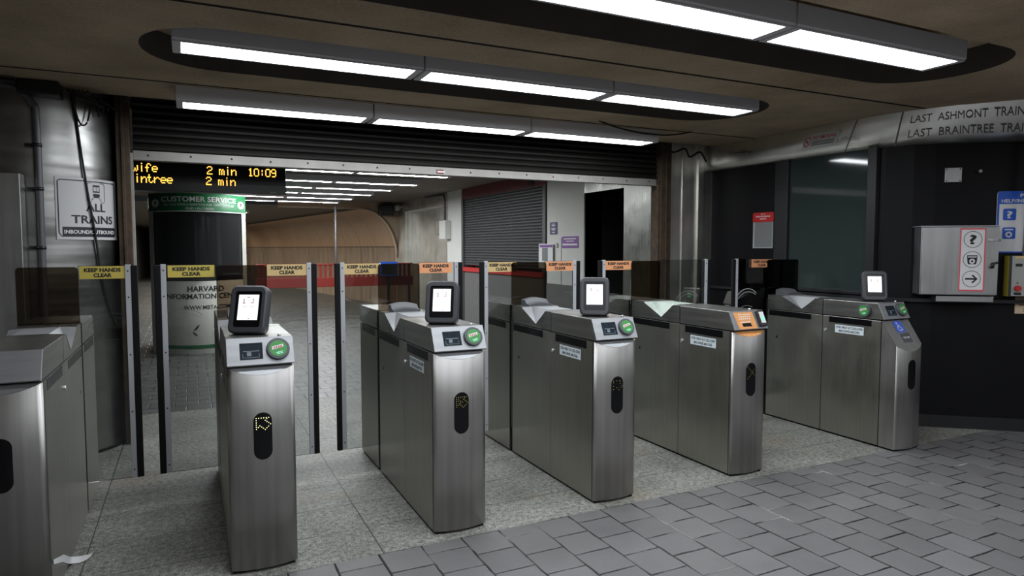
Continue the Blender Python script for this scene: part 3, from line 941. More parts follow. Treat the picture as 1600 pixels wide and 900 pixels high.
    q.prism(st_, -0.004, 0.003, fm)
    ind = q.build('indicator_window', M['black_gloss'], g)
    if led:
        q = MB()
        for (c, r) in led[1]:
            q.disc(-0.030 + c * 0.0115, 0.77 + oz - r * 0.0108, 0.0025 if led[0] == 'led_y' else 0.0024, fm, 0.0036, 6)
        q.build('arrow_light', M[led[0]], ind)
    # panel equipment
    def target(fn, u, v, sc=1.0):
        r = MB()
        r.prism([(u + 0.055 * sc * cos(2 * pi * k / 32), v + 0.055 * sc * sin(2 * pi * k / 32)) for k in range(32)], -0.002, 0.018, fn)
        ro = r.build('card_target', M['ring_grey'], g, 0.005)
        MB().prism([(u + 0.041 * sc * cos(2 * pi * k / 28), v + 0.041 * sc * sin(2 * pi * k / 28)) for k in range(28)], 0.012, 0.0195, fn).build('green_disc', M['green_disc'], ro)
        q = MB()
        ca, sa = cos(0.22), sin(0.22)
        rot = lambda a, b, t=0.0: fn(u + (a * ca - b * sa), v + (a * sa + b * ca), t)
        q.poly([(-0.030 * sc, -0.001 * sc), (0.028 * sc, 0.002 * sc), (0.026 * sc, 0.016 * sc), (-0.026 * sc, 0.016 * sc)], rot, 0.0202)
        q.build('picture_band', M['white_ink'], ro)
        q = MB()
        for k in range(4):
            q.rect((-0.021 + 0.011 * k) * sc, (-0.014 + 0.011 * k) * sc, 0.002 * sc, 0.012 * sc, rot, 0.0207)
        q.build('picture_marks', M['screen_tag_red'], ro)
        q = MB()
        q.rect(-0.016 * sc, 0.016 * sc, -0.022 * sc, -0.018 * sc, rot, 0.0202)
        q.rect(-0.013 * sc, 0.015 * sc, -0.029 * sc, -0.025 * sc, rot, 0.0202)
        q.build('picture_text', M['screen_mint'], ro)
    if kind in ('tap', 'wide'):
        sc_ = MB().prism([(0.060, 0.028), (0.165, 0.028), (0.165, 0.112), (0.060, 0.112)], -0.001, 0.0015, pf).build('display', M['screen_dark'], g)
        q = MB()
        for (a, b, c, d_) in ((0.075, 0.150, 0.068, 0.072), (0.072, 0.074, 0.040, 0.058), (0.147, 0.149, 0.040, 0.058), (0.072, 0.149, 0.037, 0.039), (0.092, 0.112, 0.046, 0.066)):
            q.rect(a, b, c, d_, pf, 0.0018)
        q.build('display_graphic', M['screen_ghost'], sc_)
        target(pf, 0.236, 0.072)
        MB().tube([(W - 0.06, 0.06, Z1), (W - 0.06, 0.06, Z1 + 0.012)], 0.008, 10).build('pin_light', M['alu'], g)
    if kind == 'ticket':
        pr = MB().prism([(0.045, 0.004), (0.215, 0.004), (0.205, 0.128), (0.03, 0.128)], -0.001, 0.001, pf).build('ticket_panel', M['orange_panel'], g)
        tag(pr, 'orange printed ticket panel')
        q = MB()
        q.rect(0.075, 0.165, 0.052, 0.058, pf, 0.0015)
        for r in range(3):
            for k in range(6):
                q.rect(0.065 + k * 0.019 + r * 0.003, 0.076 + k * 0.019 + r * 0.003, 0.074 + r * 0.016, 0.082 + r * 0.016, pf, 0.0015)
        q.build('panel_print', M['white_ink'], pr)
        MB().prism([(0.085, 0.022), (0.165, 0.022), (0.160, 0.046), (0.082, 0.046)], 0.0, 0.003, pf).build('ticket_slot', M['black_gloss'], pr)
        rd = MB().prism(rrect(0.062, 0.118, 0.008, 3, 0.264, 0.072), 0.0, 0.02, pf).build('reader', M['black'], g, 0.003)
        MB().rect(0.246, 0.288, 0.036, 0.118, pf, 0.0205).build('reader_screen', M['white_paper'], rd)
        MB().rect(0.250, 0.286, 0.052, 0.084, pf, 0.021).build('reader_icon', M['screen_mint'], rd)
        # printed lens under the panel
        q = MB()
        fr = bulge(W, 0.0, 0.03)
        pts = [(x, y, ZB - 1.25 * (-y) + 0.0012) for x, y in fr[1:-1]]
        q.add([(p[0], p[1] - 0.001, p[2]) for p in pts] + [(W * 13 / 14, -0.0012, ZB + 0.0008), (W / 14, -0.0012, ZB + 0.0008)], [tuple(range(len(pts) + 2))])
        q.build('printed_lens', M['orange_panel'], g)
        MB().tube([(W - 0.09, 0.06, Z1), (W - 0.09, 0.06, Z1 + 0.012)], 0.009, 10).build('pin_light', M['alu'], g)
    if kind in ('tap', 'plain'):
        q = MB()
        fr = bulge(W, 0.0, 0.03)
        q.add([(x, y - 0.001, ZB - 1.25 * (-y) + 0.0012) for x, y in fr[1:-1]] + [(W * 13 / 14, -0.0012, ZB + 0.0008), (W / 14, -0.0012, ZB + 0.0008)], [tuple(range(len(fr)))])
        q.build('front_lip', M['steel_panel'], g)
    if kind == 'wide':
        target(side_map(-0.001, -1), -0.145, 1.092)
        k0 = Vector((0, -0.012, ZB))
        kd = Vector((0, -0.118, -0.183)).normalized()
        kn_ = Vector((0, -0.183, 0.118)).normalized()
        kf = lambda u, v, t=0.0: tuple(k0 + Vector((u, 0, 0)) - v * kd + (t + 0.0015) * kn_)   # v negative = down the slope
        ws = MB().rect(0.10, 0.205, -0.105, -0.008, kf).build('wheelchair_sign', M['blue_chair'], g)
        q = MB()
        q.disc(0.140, -0.024, 0.007, kf, 0.001, 10)
        q.stroke([(0.141, -0.033), (0.145, -0.060), (0.166, -0.060), (0.176, -0.085), (0.184, -0.083)], 0.006, kf, 0.001)
        q.stroke([(0.143, -0.046), (0.163, -0.046)], 0.005, kf, 0.001)
        q.disc(0.150, -0.072, 0.023, kf, 0.001, 18, r2=0.0175, a0=2.1, a1=5.9)
        q.build('wheelchair_symbol', M['white_ink'], ws)
        wd = MB().rect(0.115, 0.225, -0.195, -0.115, kf).build('welcome_display', M['ring_grey'], g)
        MB().text('WELCOME', 0.170, -0.160, 0.014, kf, w=0.08, off=0.001).build('welcome_lettering', M['white_ink'], wd)
    # help sticker on the left flank
    if sticker:
        fn = side_map(-0.001, -1)
        s_ = MB().rect(-0.418, -0.150, 0.883, 0.951, fn, 0.0005).build('help_sticker', M['paper'], g)
        q = MB()
        q.text('FOR HELP 617-222-3200', -0.284, 0.923, 0.019, fn, w=0.245, off=0.001)
        q.text(sticker, -0.284, 0.893, 0.019, fn, w=0.19, off=0.001)
        q.build('sticker_lettering', M['ink'], s_)
    # tap terminal
    if terminal:
        tx, ty, yw, tilt = terminal
        yw, tilt = radians(yw), radians(tilt)
        nv = Vector((-sin(yw) * cos(tilt), -cos(yw) * cos(tilt), sin(tilt)))
        uv = Vector((cos(yw), -sin(yw), 0))
        vv = nv.cross(uv)
        if vv.z < 0: vv = -vv
        w_, h_ = 0.190, 0.250
        base = Vector((tx, ty, Z1 + 0.008))
        tm = lambda u, v, t=0.0: tuple(base + u * uv + (v + h_ / 2) * vv + t * nv)
        q = MB()
        o1, i1 = rrect(w_, h_, 0.034), rrect(w_ - 0.05, h_ - 0.062, 0.014)
        q.prism(o1, -0.05, 0.0, tm, smooth=True, cap=False)
        q.poly(rrect(w_ - 0.02, h_ - 0.02, 0.03), tm, -0.058)
        q.ring(o1, rrect(w_ - 0.02, h_ - 0.02, 0.03), tm, -0.05)
        q.prism(rrect(w_ - 0.02, h_ - 0.02, 0.03), -0.058, -0.05, tm, cap=False)
        o2 = rrect(w_ - 0.018, h_ - 0.018, 0.030)
        n_ = len(o1)
        q.add([tm(*p, 0.0) for p in o1] + [tm(*p, 0.010) for p in o2], [(i, (i + 1) % n_, n_ + (i + 1) % n_, n_ + i) for i in range(n_)], True)
        q.ring(o2, i1, tm, 0.010)
        q.add([tm(*p, 0.010) for p in i1] + [tm(*p, -0.002) for p in i1], [(i, (i + 1) % n_, n_ + (i + 1) % n_, n_ + i) for i in range(n_)])
        q.poly(i1, tm, -0.002)
        t_o = q.build('tap_terminal', M['dark_grey'], g)
        MB().prism(rrect(w_ - 0.052, h_ - 0.064, 0.012), -0.003, 0.001, tm).build('bezel', M['black_gloss'], t_o)
        MB().rect(-0.052, 0.052, -0.055, 0.077, tm, 0.0016).build('screen', M['screen_white'], t_o)
        q = MB()
        for a, b, c, d_ in ((-0.026, -0.022, 0.036, 0.056), (0.018, 0.029, 0.053, 0.056), (0.022, 0.026, 0.040, 0.050), (-0.010, 0.006, 0.062, 0.0645), (0.004, 0.010, -0.049, -0.045)):
            q.rect(a, b, c, d_, tm, 0.0021)
        q.text('Tap or insert', 0, 0.012, 0.007, tm, w=0.062, bold=0.0, off=0.0021)
        q.build('screen_graphic', M['screen_tag'], t_o)
        q = MB()
        for a, b, c, d_ in ((-0.030, -0.016, 0.031, 0.035), (0.012, 0.028, 0.033, 0.037)):
            q.rect(a, b, c, d_, tm, 0.0021)
        q.build('screen_mark', M['screen_tag_red'], t_o)
        q = MB()
        c0 = base + (0.05) * vv - 0.045 * nv
        q.tube([(c0.x, c0.y, Z1), (c0.x, c0.y, Z1 + 0.02), tuple(c0)], 0.026, 14)
        q.build('terminal_neck', M['black'], t_o)
    # grey arched hood in front of the fixed pane
    if hump:
        q = MB()
        rows = []
        for k in range(13):
            u = 0.06 + 0.19 * k / 12
            a = 1 - (2 * k / 12 - 1) ** 2
            rows.append([(u, 0.985, Z1), (u, 0.985, Z1 + 0.012 + 0.014 * a), (u, 1.03, Z1 + 0.018 + 0.016 * a), (u, 1.06, Z1 + 0.045 + 0.016 * a), (u, 1.12, Z1 + 0.045 + 0.016 * a), (u, 1.12, Z1)])
        q.loft(rows, smooth=False)
        q.add(rows[0], [tuple(range(6))]); q.add(rows[-1], [tuple(range(6))])
        q.build('sensor_hood', M['grey_plastic'], g)
    # fixed bronze pane standing on the gate
    q = MB()
    gw = W - 0.008
    pe = W + (0.10 if kind == 'wide' else -0.004)
    pr = [(0.004, Z1 - 0.03), (pe, Z1 - 0.03)] + [(pe - 0.02 + 0.02 * cos(a), 1.487 - 0.02 + 0.02 * sin(a)) for a in (0, pi / 6, pi / 3, pi / 2)] + [(0.024 + 0.02 * cos(a), 1.487 - 0.02 + 0.02 * sin(a)) for a in (pi / 2, 2 * pi / 3, 5 * pi / 6, pi)]
    q.prism(pr, 1.170, 1.178, lambda u, v, t: (u, t, v))
    q.build('fixed_pane', M['bronze'], g)
    # sliding glass doors
    for sd, (length, st_c, st_pos) in zip((-1, 1), doors if doors[0] or doors[1] else ()):
        if not length:
            continue
        fx = (lambda d: -d) if sd < 0 else (lambda d: W + d)
        def bx(mb, a, b, y0, y1, z0, z1):
            p, r = fx(a), fx(b)
            return mb.box(min(p, r), max(p, r), y0, y1, z0, z1)
        zt, zb = 1.495, 0.19
        dr = bx(MB(), -0.010, length - 0.066, 1.184, 1.192, zb, zt).build('sliding_door', M['glass'], g)
        es = bx(MB(), length - 0.066, length - 0.036, 1.178, 1.198, zb, zt + 0.003).build('edge_strip', M['white_metal'], dr, 0.002)
        bx(MB(), length - 0.036, length, 1.176, 1.200, zb - 0.002, zt - 0.002).build('rubber_bumper', M['rubber'], dr, 0.004)
        q = MB()
        ff = plane((0, 1.1775, 0), (1, 0, 0), (0, 0, 1))
        for z in (0.24, 0.6, 0.95, 1.30, 1.46):
            q.disc(fx(length - 0.051), z, 0.005, ff, 0, 8)
        q.build('strip_screws', M['ink'], dr)
        if st_c:
            a, b = sorted((fx(st_pos[0]), fx(st_pos[1])))
            MB().box(a, b, 1.1825, 1.184, 1.415, 1.490).build('warning_sticker', M[st_c], dr)
            q = MB()
            ff = plane((0, 1.182, 0), (1, 0, 0), (0, 0, 1))
            cw = b - a
            q.text('KEEP HANDS', (a + b) / 2, 1.457, 0.022, ff, w=cw * 0.80, bold=0.05)
            q.text('CLEAR', (a + b) / 2, 1.426, 0.022, ff, w=cw * 0.40, bold=0.05)
            q.build('sticker_lettering', M['ink'], dr)
        # swipe marks worn into the glass
        q = MB()
        ff = plane((0, 1.1832, 0), (1, 0, 0), (0, 0, 1))
        cxm = fx(length * 0.55)
        rr = min(0.16, length * 0.5)
        q.disc(cxm, 1.06, rr, ff, 0, 20, r2=rr - 0.006, a0=0.25 * pi, a1=0.85 * pi)
        q.disc(cxm + 0.01, 1.03, rr, ff, 0, 20, r2=rr - 0.004, a0=0.3 * pi, a1=0.8 * pi)
        q.disc(cxm - 0.01, 0.90, rr, ff, 0, 20, r2=rr - 0.003, a0=0.35 * pi, a1=0.9 * pi)
        q.build('swipe_marks', M['scratch'], dr)
    return g

ARROW = [(0, 0), (1, 0), (2, 0), (3, 0), (4, 0), (5, 0), (0, 1), (0, 2), (0, 3), (0, 4), (0, 5), (3.6, 1.2), (4.3, 1.8), (5, 2.4), (5.7, 3.1), (1.4, 3.5), (2.1, 4.1), (2.8, 4.7), (3.5, 5.4), (4.2, 4.7), (4.9, 4.0), (0.8, 4.2), (4.2, 0.5)]
GXS = [-0.894, 0.148, 1.190, 2.235, 3.360, 4.930]
def dl(i, side, edge):   # door length from gate edge to the bumper's end
    return (GXS[i] - edge) if side < 0 else (edge - GXS[i] - 0.31)
gates = []
gates.append(make_gate(GXS[0], 'plain fare gate without any screen, beside the round steel column', None, 'plain', None, None,
    ((0, None, None), (dl(0, 1, -0.285), 'yellow', (0.0, 0.235))), hump=False))
gates.append(make_gate(GXS[1], 'fare gate with tap screen and bright yellow LED arrow, in front of the service booth', (0.10, 0.16, 27, 17), 'tap', 'MACHINE #421562', ('led_y', ARROW),
    ((dl(1, -1, -0.197), 'yellow', (0.005, 0.27)), (dl(1, 1, 0.775), 'tan', (0.0, 0.25)))))
gates.append(make_gate(GXS[2], 'fare gate with tap screen and dim dotted arrow, next beyond the bright arrow gate', (0.105, 0.16, 30, 15), 'tap', 'MACHINE #421570', ('led_dim', ARROW + [(1, 1), (2, 2), (3, 2.6), (2, 3), (1, 2)]),
    ((dl(2, -1, 0.895), 'tan', (-0.02, 0.235)), (dl(2, 1, 1.835), 'orange_st', (0.0, 0.25)))))
gates.append(make_gate(GXS[3], 'fare gate with tap screen, next to the gate with the orange ticket panel', (0.105, 0.16, 33, 14), 'tap', 'MACHINE #421566', ('led_dim', ARROW[::2]),
    ((dl(3, -1, 1.975), 'tan', (-0.05, 0.205)), (dl(3, 1, 2.86), 'orange_st', (0.0, 0.26)))))
gates.append(make_gate(GXS[4], 'fare gate with orange printed ticket panel and pale green lane plate', None, 'ticket', 'MACHINE #421565', ('led_dim', [(x, x * 1.1) for x in range(6)] + [(5 - x, x * 1.1 + 2) for x in range(6)]),
    ((dl(4, -1, 3.04), 'orange_st', (-0.01, 0.255)), (dl(4, 1, 4.24), None, None)), plate='tone_plate_green', hump=False))
gates.append(make_gate(GXS[5], 'fare gate with wheelchair sign on its sloping nose, beside the black wall', (0.155, 0.17, 40, 13), 'wide', 'MACHINE #451050', None,
    ((dl(5, -1, 4.505), 'orange_st', (-0.07, 0.19)), (0, None, None))))

# ================================================================ CEILING LIGHTS
def fixture(x0, yc, zb, label, group, width=0.275, height=0.12, length=FP, dm='diffuser'):
    g = thing('ceiling_light', (x0, yc, zb), label, 'ceiling light', group)
    h = width / 2
    ln = length - 0.008
    # housing: open box with bevelled long edges
    q = MB()
    prof = [(-h, 0.012), (-h, height), (h, height), (h, 0.012), (h - 0.012, 0.0), (-h + 0.012, 0.0)]
    q.prism(prof, 0.004, ln, lambda u, v, t: (t, u, v))
    q.build('housing', M['lamp_body'], g, 0.003)
    # frame
    bx_, by_ = 0.05, 0.026
    q = MB()
    o = [(0.006, -h + 0.008), (ln - 0.006, -h + 0.008), (ln - 0.006, h - 0.008), (0.006, h - 0.008)]
    i_ = [(bx_, -h + by_), (ln - bx_, -h + by_), (ln - bx_, h - by_), (bx_, h - by_)]
    q.ring(o, i_, lambda u, v, t=0.0: (u, v, -0.005))
    for a in (o, i_):
        q.add([(x, y, -0.005) for x, y in a] + [(x, y, 0.001) for x, y in a], [(k, (k + 1) % 4, 4 + (k + 1) % 4, 4 + k) for k in range(4)])
    q.build('frame', M['lamp_body'], g)
    MB().rect(bx_, ln - bx_, -h + by_, h - by_, lambda u, v, t=0.0: (u, v, -0.002)).build('diffuser', M[dm], g)
    return g
ord3 = ('column end', 'middle one', 'fascia end')
def row_of(y, z, rowname, grp, hgt):
    for k in range(3):
        fixture(FX0 + FP * k, y, z, 'fluorescent ceiling light %s, %s' % (rowname, ord3[k]), grp, height=hgt)
row_of(5.61, 2.666, 'in the row closest to the roller shutter', 'lights in the row by the shutter', 0.113)
row_of(4.295, 2.74, 'in the coffer row above the gates', 'lights in the coffer above the gates', 0.12)
row_of(2.65, 2.74, 'in the coffer row before the gates', 'lights in the coffer before the gates', 0.12)
row_of(1.0, 2.74, 'in the coffer row over the viewer', 'lights in the coffer over the viewer', 0.12)
for k, (x_, y_) in enumerate(((5.95, 1.0), (5.95, -0.8), (7.41, -0.8))):  # out-of-view fixtures added to brighten the fascia and gate fronts
    fixture(x_, y_, 2.66, 'added unseen ceiling light over the hall beside the black wall, %s' % ('first run', 'second run, near end', 'second run, far end')[k], 'added lights in the hall')
row_of(-0.8, 2.66, 'in the first unseen row added in the hall', 'added lights in the hall', 0.12)  # this row and the next: added behind the viewer to light gate fronts
row_of(-2.6, 2.66, 'in the second unseen row added in the hall', 'added lights in the hall', 0.12)
# concourse rows
far_rows = [(9.65, 3.63), (11.13, 3.61), (12.36, 3.5), (13.6, 3.43), (14.9, 3.32), (16.2, 3.28)]
tunnel_rows = [(18.9, 1.45), (21.0, 1.4), (23.5, 1.3), (26.5, 1.2), (30.0, 1.0), (34.0, 0.8)]
names = ['first', 'second', 'third', 'fourth', 'fifth', 'sixth']
for i, (y, xr) in enumerate(far_rows):
    for k, nm in ((0, 'kiosk end'), (1, 'middle')):
        fixture(xr - FP * (k + 1) + 0.02 * k, y, 2.672, 'slim fluorescent light, %s concourse row beyond the shutter, %s' % (names[i], nm), 'concourse ceiling lights', width=0.17, height=0.10, dm='diffuser_far')

for i, (y, xr) in enumerate(tunnel_rows):
    fixture(xr - FP, y, 2.52, 'slim fluorescent light inside the brown tunnel, %s past the arch' % names[i], 'tunnel ceiling lights', width=0.17, height=0.08, dm='diffuser_tunnel')

# ================================================================ SIGNS AND OBJECTS, LEFT SIDE
# all trains sign wrapped on the column
at = thing('platform_sign', cyl(-46.3, 1.66), 'white ALL TRAINS sign with tram symbol wrapped on the round steel column', 'sign')
ao = Vector(at.location)
dps = 1 / (CR * pi / 180)
def sg(u, v, t=0.0):
    p = cyl(-46.3 + u * dps, 1.66 + v, 0.006 + t)
    return (p[0] - ao.x, p[1] - ao.y, p[2] - ao.z)
W_, H_ = 0.495, 0.465
def grid_rect(mb, u0, u1, v0, v1, t, nn=12):
    mb.loft([[sg(u0 + (u1 - u0) * k / nn, v, t) for k in range(nn + 1)] for v in (v0, v1)])
    return mb
bd = MB()
grid_rect(bd, -W_ / 2, W_ / 2, 0, H_, 0.003)
grid_rect(bd, -W_ / 2, W_ / 2, 0, H_, -0.005)
bd.build('sign_board', M['sign_white'], at)
q = MB()
grid_rect(q, -0.21, 0.215, 0.022, 0.095, 0.0045)
q.stroke([(-0.232, 0.05), (-0.232, 0.43)] + [(-0.225, 0.44)] + [(-0.21 + 0.42 * k / 10, 0.443) for k in range(11)] + [(0.222, 0.44), (0.226, 0.43), (0.226, 0.05), (0.215, 0.026), (-0.215, 0.026)], 0.007, sg, 0.0045, closed=True)
q.text('ALL', 0.035, 0.218, 0.062, sg, w=0.165, off=0.0045)
q.text('TRAINS', 0.02, 0.125, 0.062, sg, w=0.34, off=0.0045)
q.stroke([(p[0], p[1]) for p in rrect(0.15, 0.145, 0.018, 4, 0.04, 0.36)], 0.004, sg, 0.0045, closed=True)
for a in ((0.012, 0.07, 0.405, 0.418), (0.012, 0.017, 0.365, 0.405), (0.065, 0.07, 0.365, 0.405), (0.039, 0.042, 0.372, 0.405), (0.012, 0.07, 0.362, 0.372), (0.014, 0.07, 0.33, 0.352), (0.02, 0.064, 0.322, 0.332)):
    q.rect(a[0], a[1], a[2], a[3], sg, 0.0045)
q.stroke([(0.018, 0.322), (-0.002, 0.300)], 0.005, sg, 0.0045)
q.stroke([(0.064, 0.322), (0.082, 0.298)], 0.005, sg, 0.0045)
q.build('sign_print', M['sign_black'], at)
q = MB().text('INBOUND/OUTBOUND', 0.0, 0.046, 0.028, sg, w=0.40, off=0.006)
q.build('sign_lettering', M['white_ink'], at)

# cables and pipes at the column
mb = MB()
pts = [cyl(-56.7, 2.76, .02), cyl(-55.5, 2.6, .012), cyl(-54, 2.45, .01), cyl(-52.6, 2.30, .012), cyl(-50.5, 2.10, .016), cyl(-49.2, 1.98, .02), cyl(-47.8, 1.88, .022), cyl(-45.8, 1.74, .02), cyl(-43.8, 1.60, .016), cyl(-42, 1.45, .014), cyl(-39, 1.30, .014), cyl(-35.5, 1.16, .014), cyl(-32, 1.06, .013), cyl(-27, 0.98, .012)]
mb.tube(pts, 0.0075, 8)
tag(mb.build('hanging_cable', M['cable']), 'single black cable hanging down the column across the platform sign', 'cable')
mb = MB()
p0 = [Vector(cyl(-58, 2.74, .04)), Vector(cyl(-56, 2.60, .03)), Vector(cyl(-53, 2.52, .03)), Vector(cyl(-49, 2.54, .03)), Vector(cyl(-46, 2.66, .03)), Vector(cyl(-44, 2.74, .04))]
def smooth(P, n=5):
    out = []
    for i in range(len(P) - 1):
        a, b, c, d = P[max(i - 1, 0)], P[i], P[i + 1], P[min(i + 2, len(P) - 1)]
        for k in range(n):
            t = k / n
            out.append(0.5 * ((2 * b) + (c - a) * t + (2 * a - 5 * b + 4 * c - d) * t * t + (3 * b - a - 3 * c + d) * t ** 3))
    return out + [P[-1]]
mb.tube(smooth(p0), 0.0065, 8)
for k in range(5):
    a = -62 + k * 2
    P = [Vector(cyl(a, 2.755, .06 + .02 * k)), Vector(cyl(a + 7, 2.70 - .01 * k, .10 + .01 * k)), Vector(cyl(a + 15, 2.745 - 0.012 * k, .10)), Vector(cyl(a + 20 + 2 * k, 2.72 - 0.01 * k, .06)), Vector(cyl(a + 22 + 2 * k, 2.60 + .03 * k, .03))]
    mb.tube(smooth(P), 0.007, 6)
tag(mb.build('cable_bundle', M['cable']), 'tangle of black cables looping under the ceiling at the column top', 'cable bundle')
mb = MB().box(-1.05, -0.80, 5.72, 5.92, 2.68, 2.775)
tag(mb.build('junction_box', M['black'], bevel=0.01), 'dark junction box under the ceiling above the column where the cables start', 'junction box')
mb = MB().tube([(-1.9, 5.60, 2.75), (-1.4, 5.62, 2.755), (-1.05, 5.70, 2.745)], 0.02, 10)
tag(mb.build('ceiling_conduit', M['cable']), 'black conduit running under the ceiling into the junction box', 'conduit')
pp = thing('wall_pipe', (-0.955, 5.80, 0), 'dark vertical pipe clamped in front of the round column', 'pipe')
P = [Vector((-0.22, 0.0, 2.74)), Vector((-0.10, 0.0, 2.715)), Vector((-0.02, 0, 2.62)), Vector((0, 0, 2.45)), Vector((0, 0, 1.2)), Vector((0, 0, 0.02))]
MB().tube(smooth(P), 0.026, 14).build('tube', M['conduit'], pp)
for z in (2.02, 1.6 , 2.33):
    q = MB()
    q.tube([(0, 0, z - .012), (0, 0, z + .012)], 0.031, 14)
    q.box(-0.075, 0.0, 0.0, 0.012, z - 0.012, z + 0.012)
    q.build('clamp', M['black'], pp)
cb = thing('equipment_cabinet', (-1.35, 5.66, 0), 'tall grey steel equipment cabinet with bolted flange at the picture edge', 'cabinet')
MB().box(-0.5, 0.31, 0.0, 0.15, 0, 2.115).build('body', M['steel_box'], cb, 0.004)
fl = MB().box(-0.42, 0.13, -0.03, 0.0, 0.2, 2.11).build('flange', M['steel_side'], cb, 0.004)
q = MB()
for z in (1.66, 1.80, 1.94, 2.06):
    q.tube([(0.085, -0.03, z), (0.085, -0.045, z)], 0.014, 6)
q.build('bolts', M['alu'], fl)

# paper strip on the floor
mb = MB()
r0 = [(-.580, 3.50, .187), (-.580, 3.70, .11), (-.579, 3.84, .04), (-.572, 3.92, .004), (-.54, 3.918, .003), (-.515, 3.94, .003), (-.50, 3.965, .005), (-.491, 4.01, .012)]
r1 = [(-.580, 3.49, .212), (-.580, 3.74, .13), (-.579, 3.90, .05), (-.570, 4.0, .006), (-.537, 4.0, .004), (-.515, 4.0, .005), (-.50, 4.005, .007), (-.489, 4.016, .013)]
mb.loft([r0, r1])
tag(mb.build('paper_strip', M['white_paper']), 'curled white paper strip on the granite floor by the screenless gate', 'paper strip')

# drooping cable under ceiling on the right
P = [Vector((3.47, 5.30, ZC)), Vector((3.75, 5.40, 2.755)), Vector((4.1, 5.46, 2.735)), Vector((4.4, 5.42, 2.735)), Vector((4.65, 5.38, ZC))]
tag(MB().tube(smooth(P, 6), 0.008, 6).build('drooping_cable', M['cable']), 'thin black cable drooping under the ceiling past the shutter light row', 'cable')
P = [Vector((4.75, 6.0, 2.76)), Vector((4.95, 6.05, 2.68)), Vector((5.1, 6.02, 2.72)), Vector((5.2, 6.05, 2.64)), Vector((5.33, 6.03, 2.70)), Vector((5.45, 6.06, 2.60))]
tag(MB().tube(smooth(P, 6), 0.012, 6).build('corner_cable', M['cable']), 'dark cable bunched in the ceiling corner above the steel pier', 'cable')

# ================================================================ LED TRAIN SIGN
FONT = {
 'A': '01110 10001 10001 11111 10001 10001 10001', 'l': '01100 00100 00100 00100 00100 00100 01110', 'e': '00000 00000 01110 10001 11111 10000 01110',
 'w': '00000 00000 10001 10001 10101 10101 01010', 'i': '00100 00000 00100 00100 00100 00100 00100', 'f': '00110 01001 01000 11100 01000 01000 01000',
 'B': '11110 10001 10001 11110 10001 10001 11110', 'r': '00000 00000 10110 11001 10000 10000 10000', 'a': '00000 00000 01110 00001 01111 10001 01111',
 'n': '00000 00000 10110 11001 10001 10001 10001', 't': '01000 01000 11100 01000 01000 01001 00110', 'm': '00000 00000 11010 10101 10101 10101 10101',
 '2': '01110 10001 00001 00110 01000 10000 11111', '1': '00100 01100 00100 00100 00100 00100 01110', '0': '01110 10001 10001 10001 10001 10001 01110',
 '9': '01110 10001 10001 01111 00001 00001 01110', ':': '00000 00100 00100 00000 00100 00100 00000', ' ': '00000 ' * 7}
ls = thing('train_sign', (0.05, 7.0, 2.125), 'black LED train sign showing Alewife and Braintree in amber, behind the shutter rail', 'LED sign')
MB().box(-0.85, 0.84, 0.0, 0.18, 0, 0.30).build('housing', M['led_bg'], ls, 0.006)
lf = plane((-0.05, -0.003, -2.125), (1, 0, 0), (0, 0, 1))
def dots(mb, s, x, ztop, dx=0.0098, dz=0.0114):
    for ch in s:
        for r, line in enumerate(FONT[ch].split()):
            for c, b in enumerate(line):
                if b == '1':
                    mb.disc(x + c * dx, ztop - r * dz, 0.0058, lf, 0, 6)
        x += 6 * dx - (dx * 0.6)
    return mb
q = MB()
dots(q, 'Alewife', -0.60, 2.368)
dots(q, '2 min', 0.178, 2.368)
dots(q, '10:09', 0.542, 2.368)
q.build('upper_line', M['led_o'], ls)
q = MB()
dots(q, 'Braintree', -0.585, 2.268)
dots(q, '2 min', 0.168, 2.268)
q.build('lower_line', M['led_o'], ls)
MB().text('131', 0.77, 2.137, 0.014, lf, w=0.05).build('number_plate', M['white_ink'], ls)
q = MB()
for x in (-0.6, 0.6):
    q = MB().box(x - 0.02, x + 0.02, 0.07, 0.11, 0.30, 0.655)
    q.build('hanger', M['conduit'], ls)

# ================================================================ CUSTOMER SERVICE BOOTH
bo = thing('service_booth', (0.15, 11.5, 0), 'white bow-fronted service booth with green header and dark glass, behind the gates', 'booth')
def bow(u, z, t=0.0):         # u in -1..1 across the bowed front
    return (0.68 * u, -0.5 * (1 - u * u) - t, z)
def bowrect(mb, u0, u1, z0, z1, t, n=20):
    mb.loft([[bow(u0 + (u1 - u0) * k / n, z, t) for k in range(n + 1)] for z in (z0, z1)])
    return mb
q = MB()
bowrect(q, -1, 1, 0.0, 1.10, 0.0, 32)
for x in (-0.68, 0.68):
    q.add([(x, 0, 0), (x, 1.0, 0), (x, 1.0, 1.10), (x, 0, 1.10)], [(0, 1, 2, 3)])
q.add([bow(-1 + 2 * k / 32, 1.10) for k in range(33)] + [(0.68, 1, 1.10), (-0.68, 1, 1.10)], [tuple(range(35))])
body = q.build('counter_front', M['booth_white'], bo)
q = MB()
bowrect(q, -0.93, 0.93, 1.10, 2.15, -0.015, 30)
for x in (-0.66, 0.66):
    q.add([(x, 0, 1.1), (x, 1.0, 1.1), (x, 1.0, 2.2), (x, 0, 2.2)], [(0, 1, 2, 3)])
q.build('window_band', M['booth_glass'], bo)
for u in (-0.955, 0.955):
    q = MB()
    bowrect(q, u - 0.05, u + 0.045, 0.0, 2.2, 0.006, 6)
    q.build('corner_post', M['booth_white'], bo)
q = MB()
bowrect(q, -1, 1, 2.135, 2.425, 0.01, 30)
q.add([bow(-1 + 2 * k / 30, 2.425, 0.01) for k in range(31)] + [(0.69, 1, 2.425), (-0.69, 1, 2.425)], [tuple(range(33))])
for x in (-0.69, 0.69):
    q.add([(x, 0, 2.135), (x, 1.0, 2.135), (x, 1.0, 2.425), (x, 0, 2.425)], [(0, 1, 2, 3)])
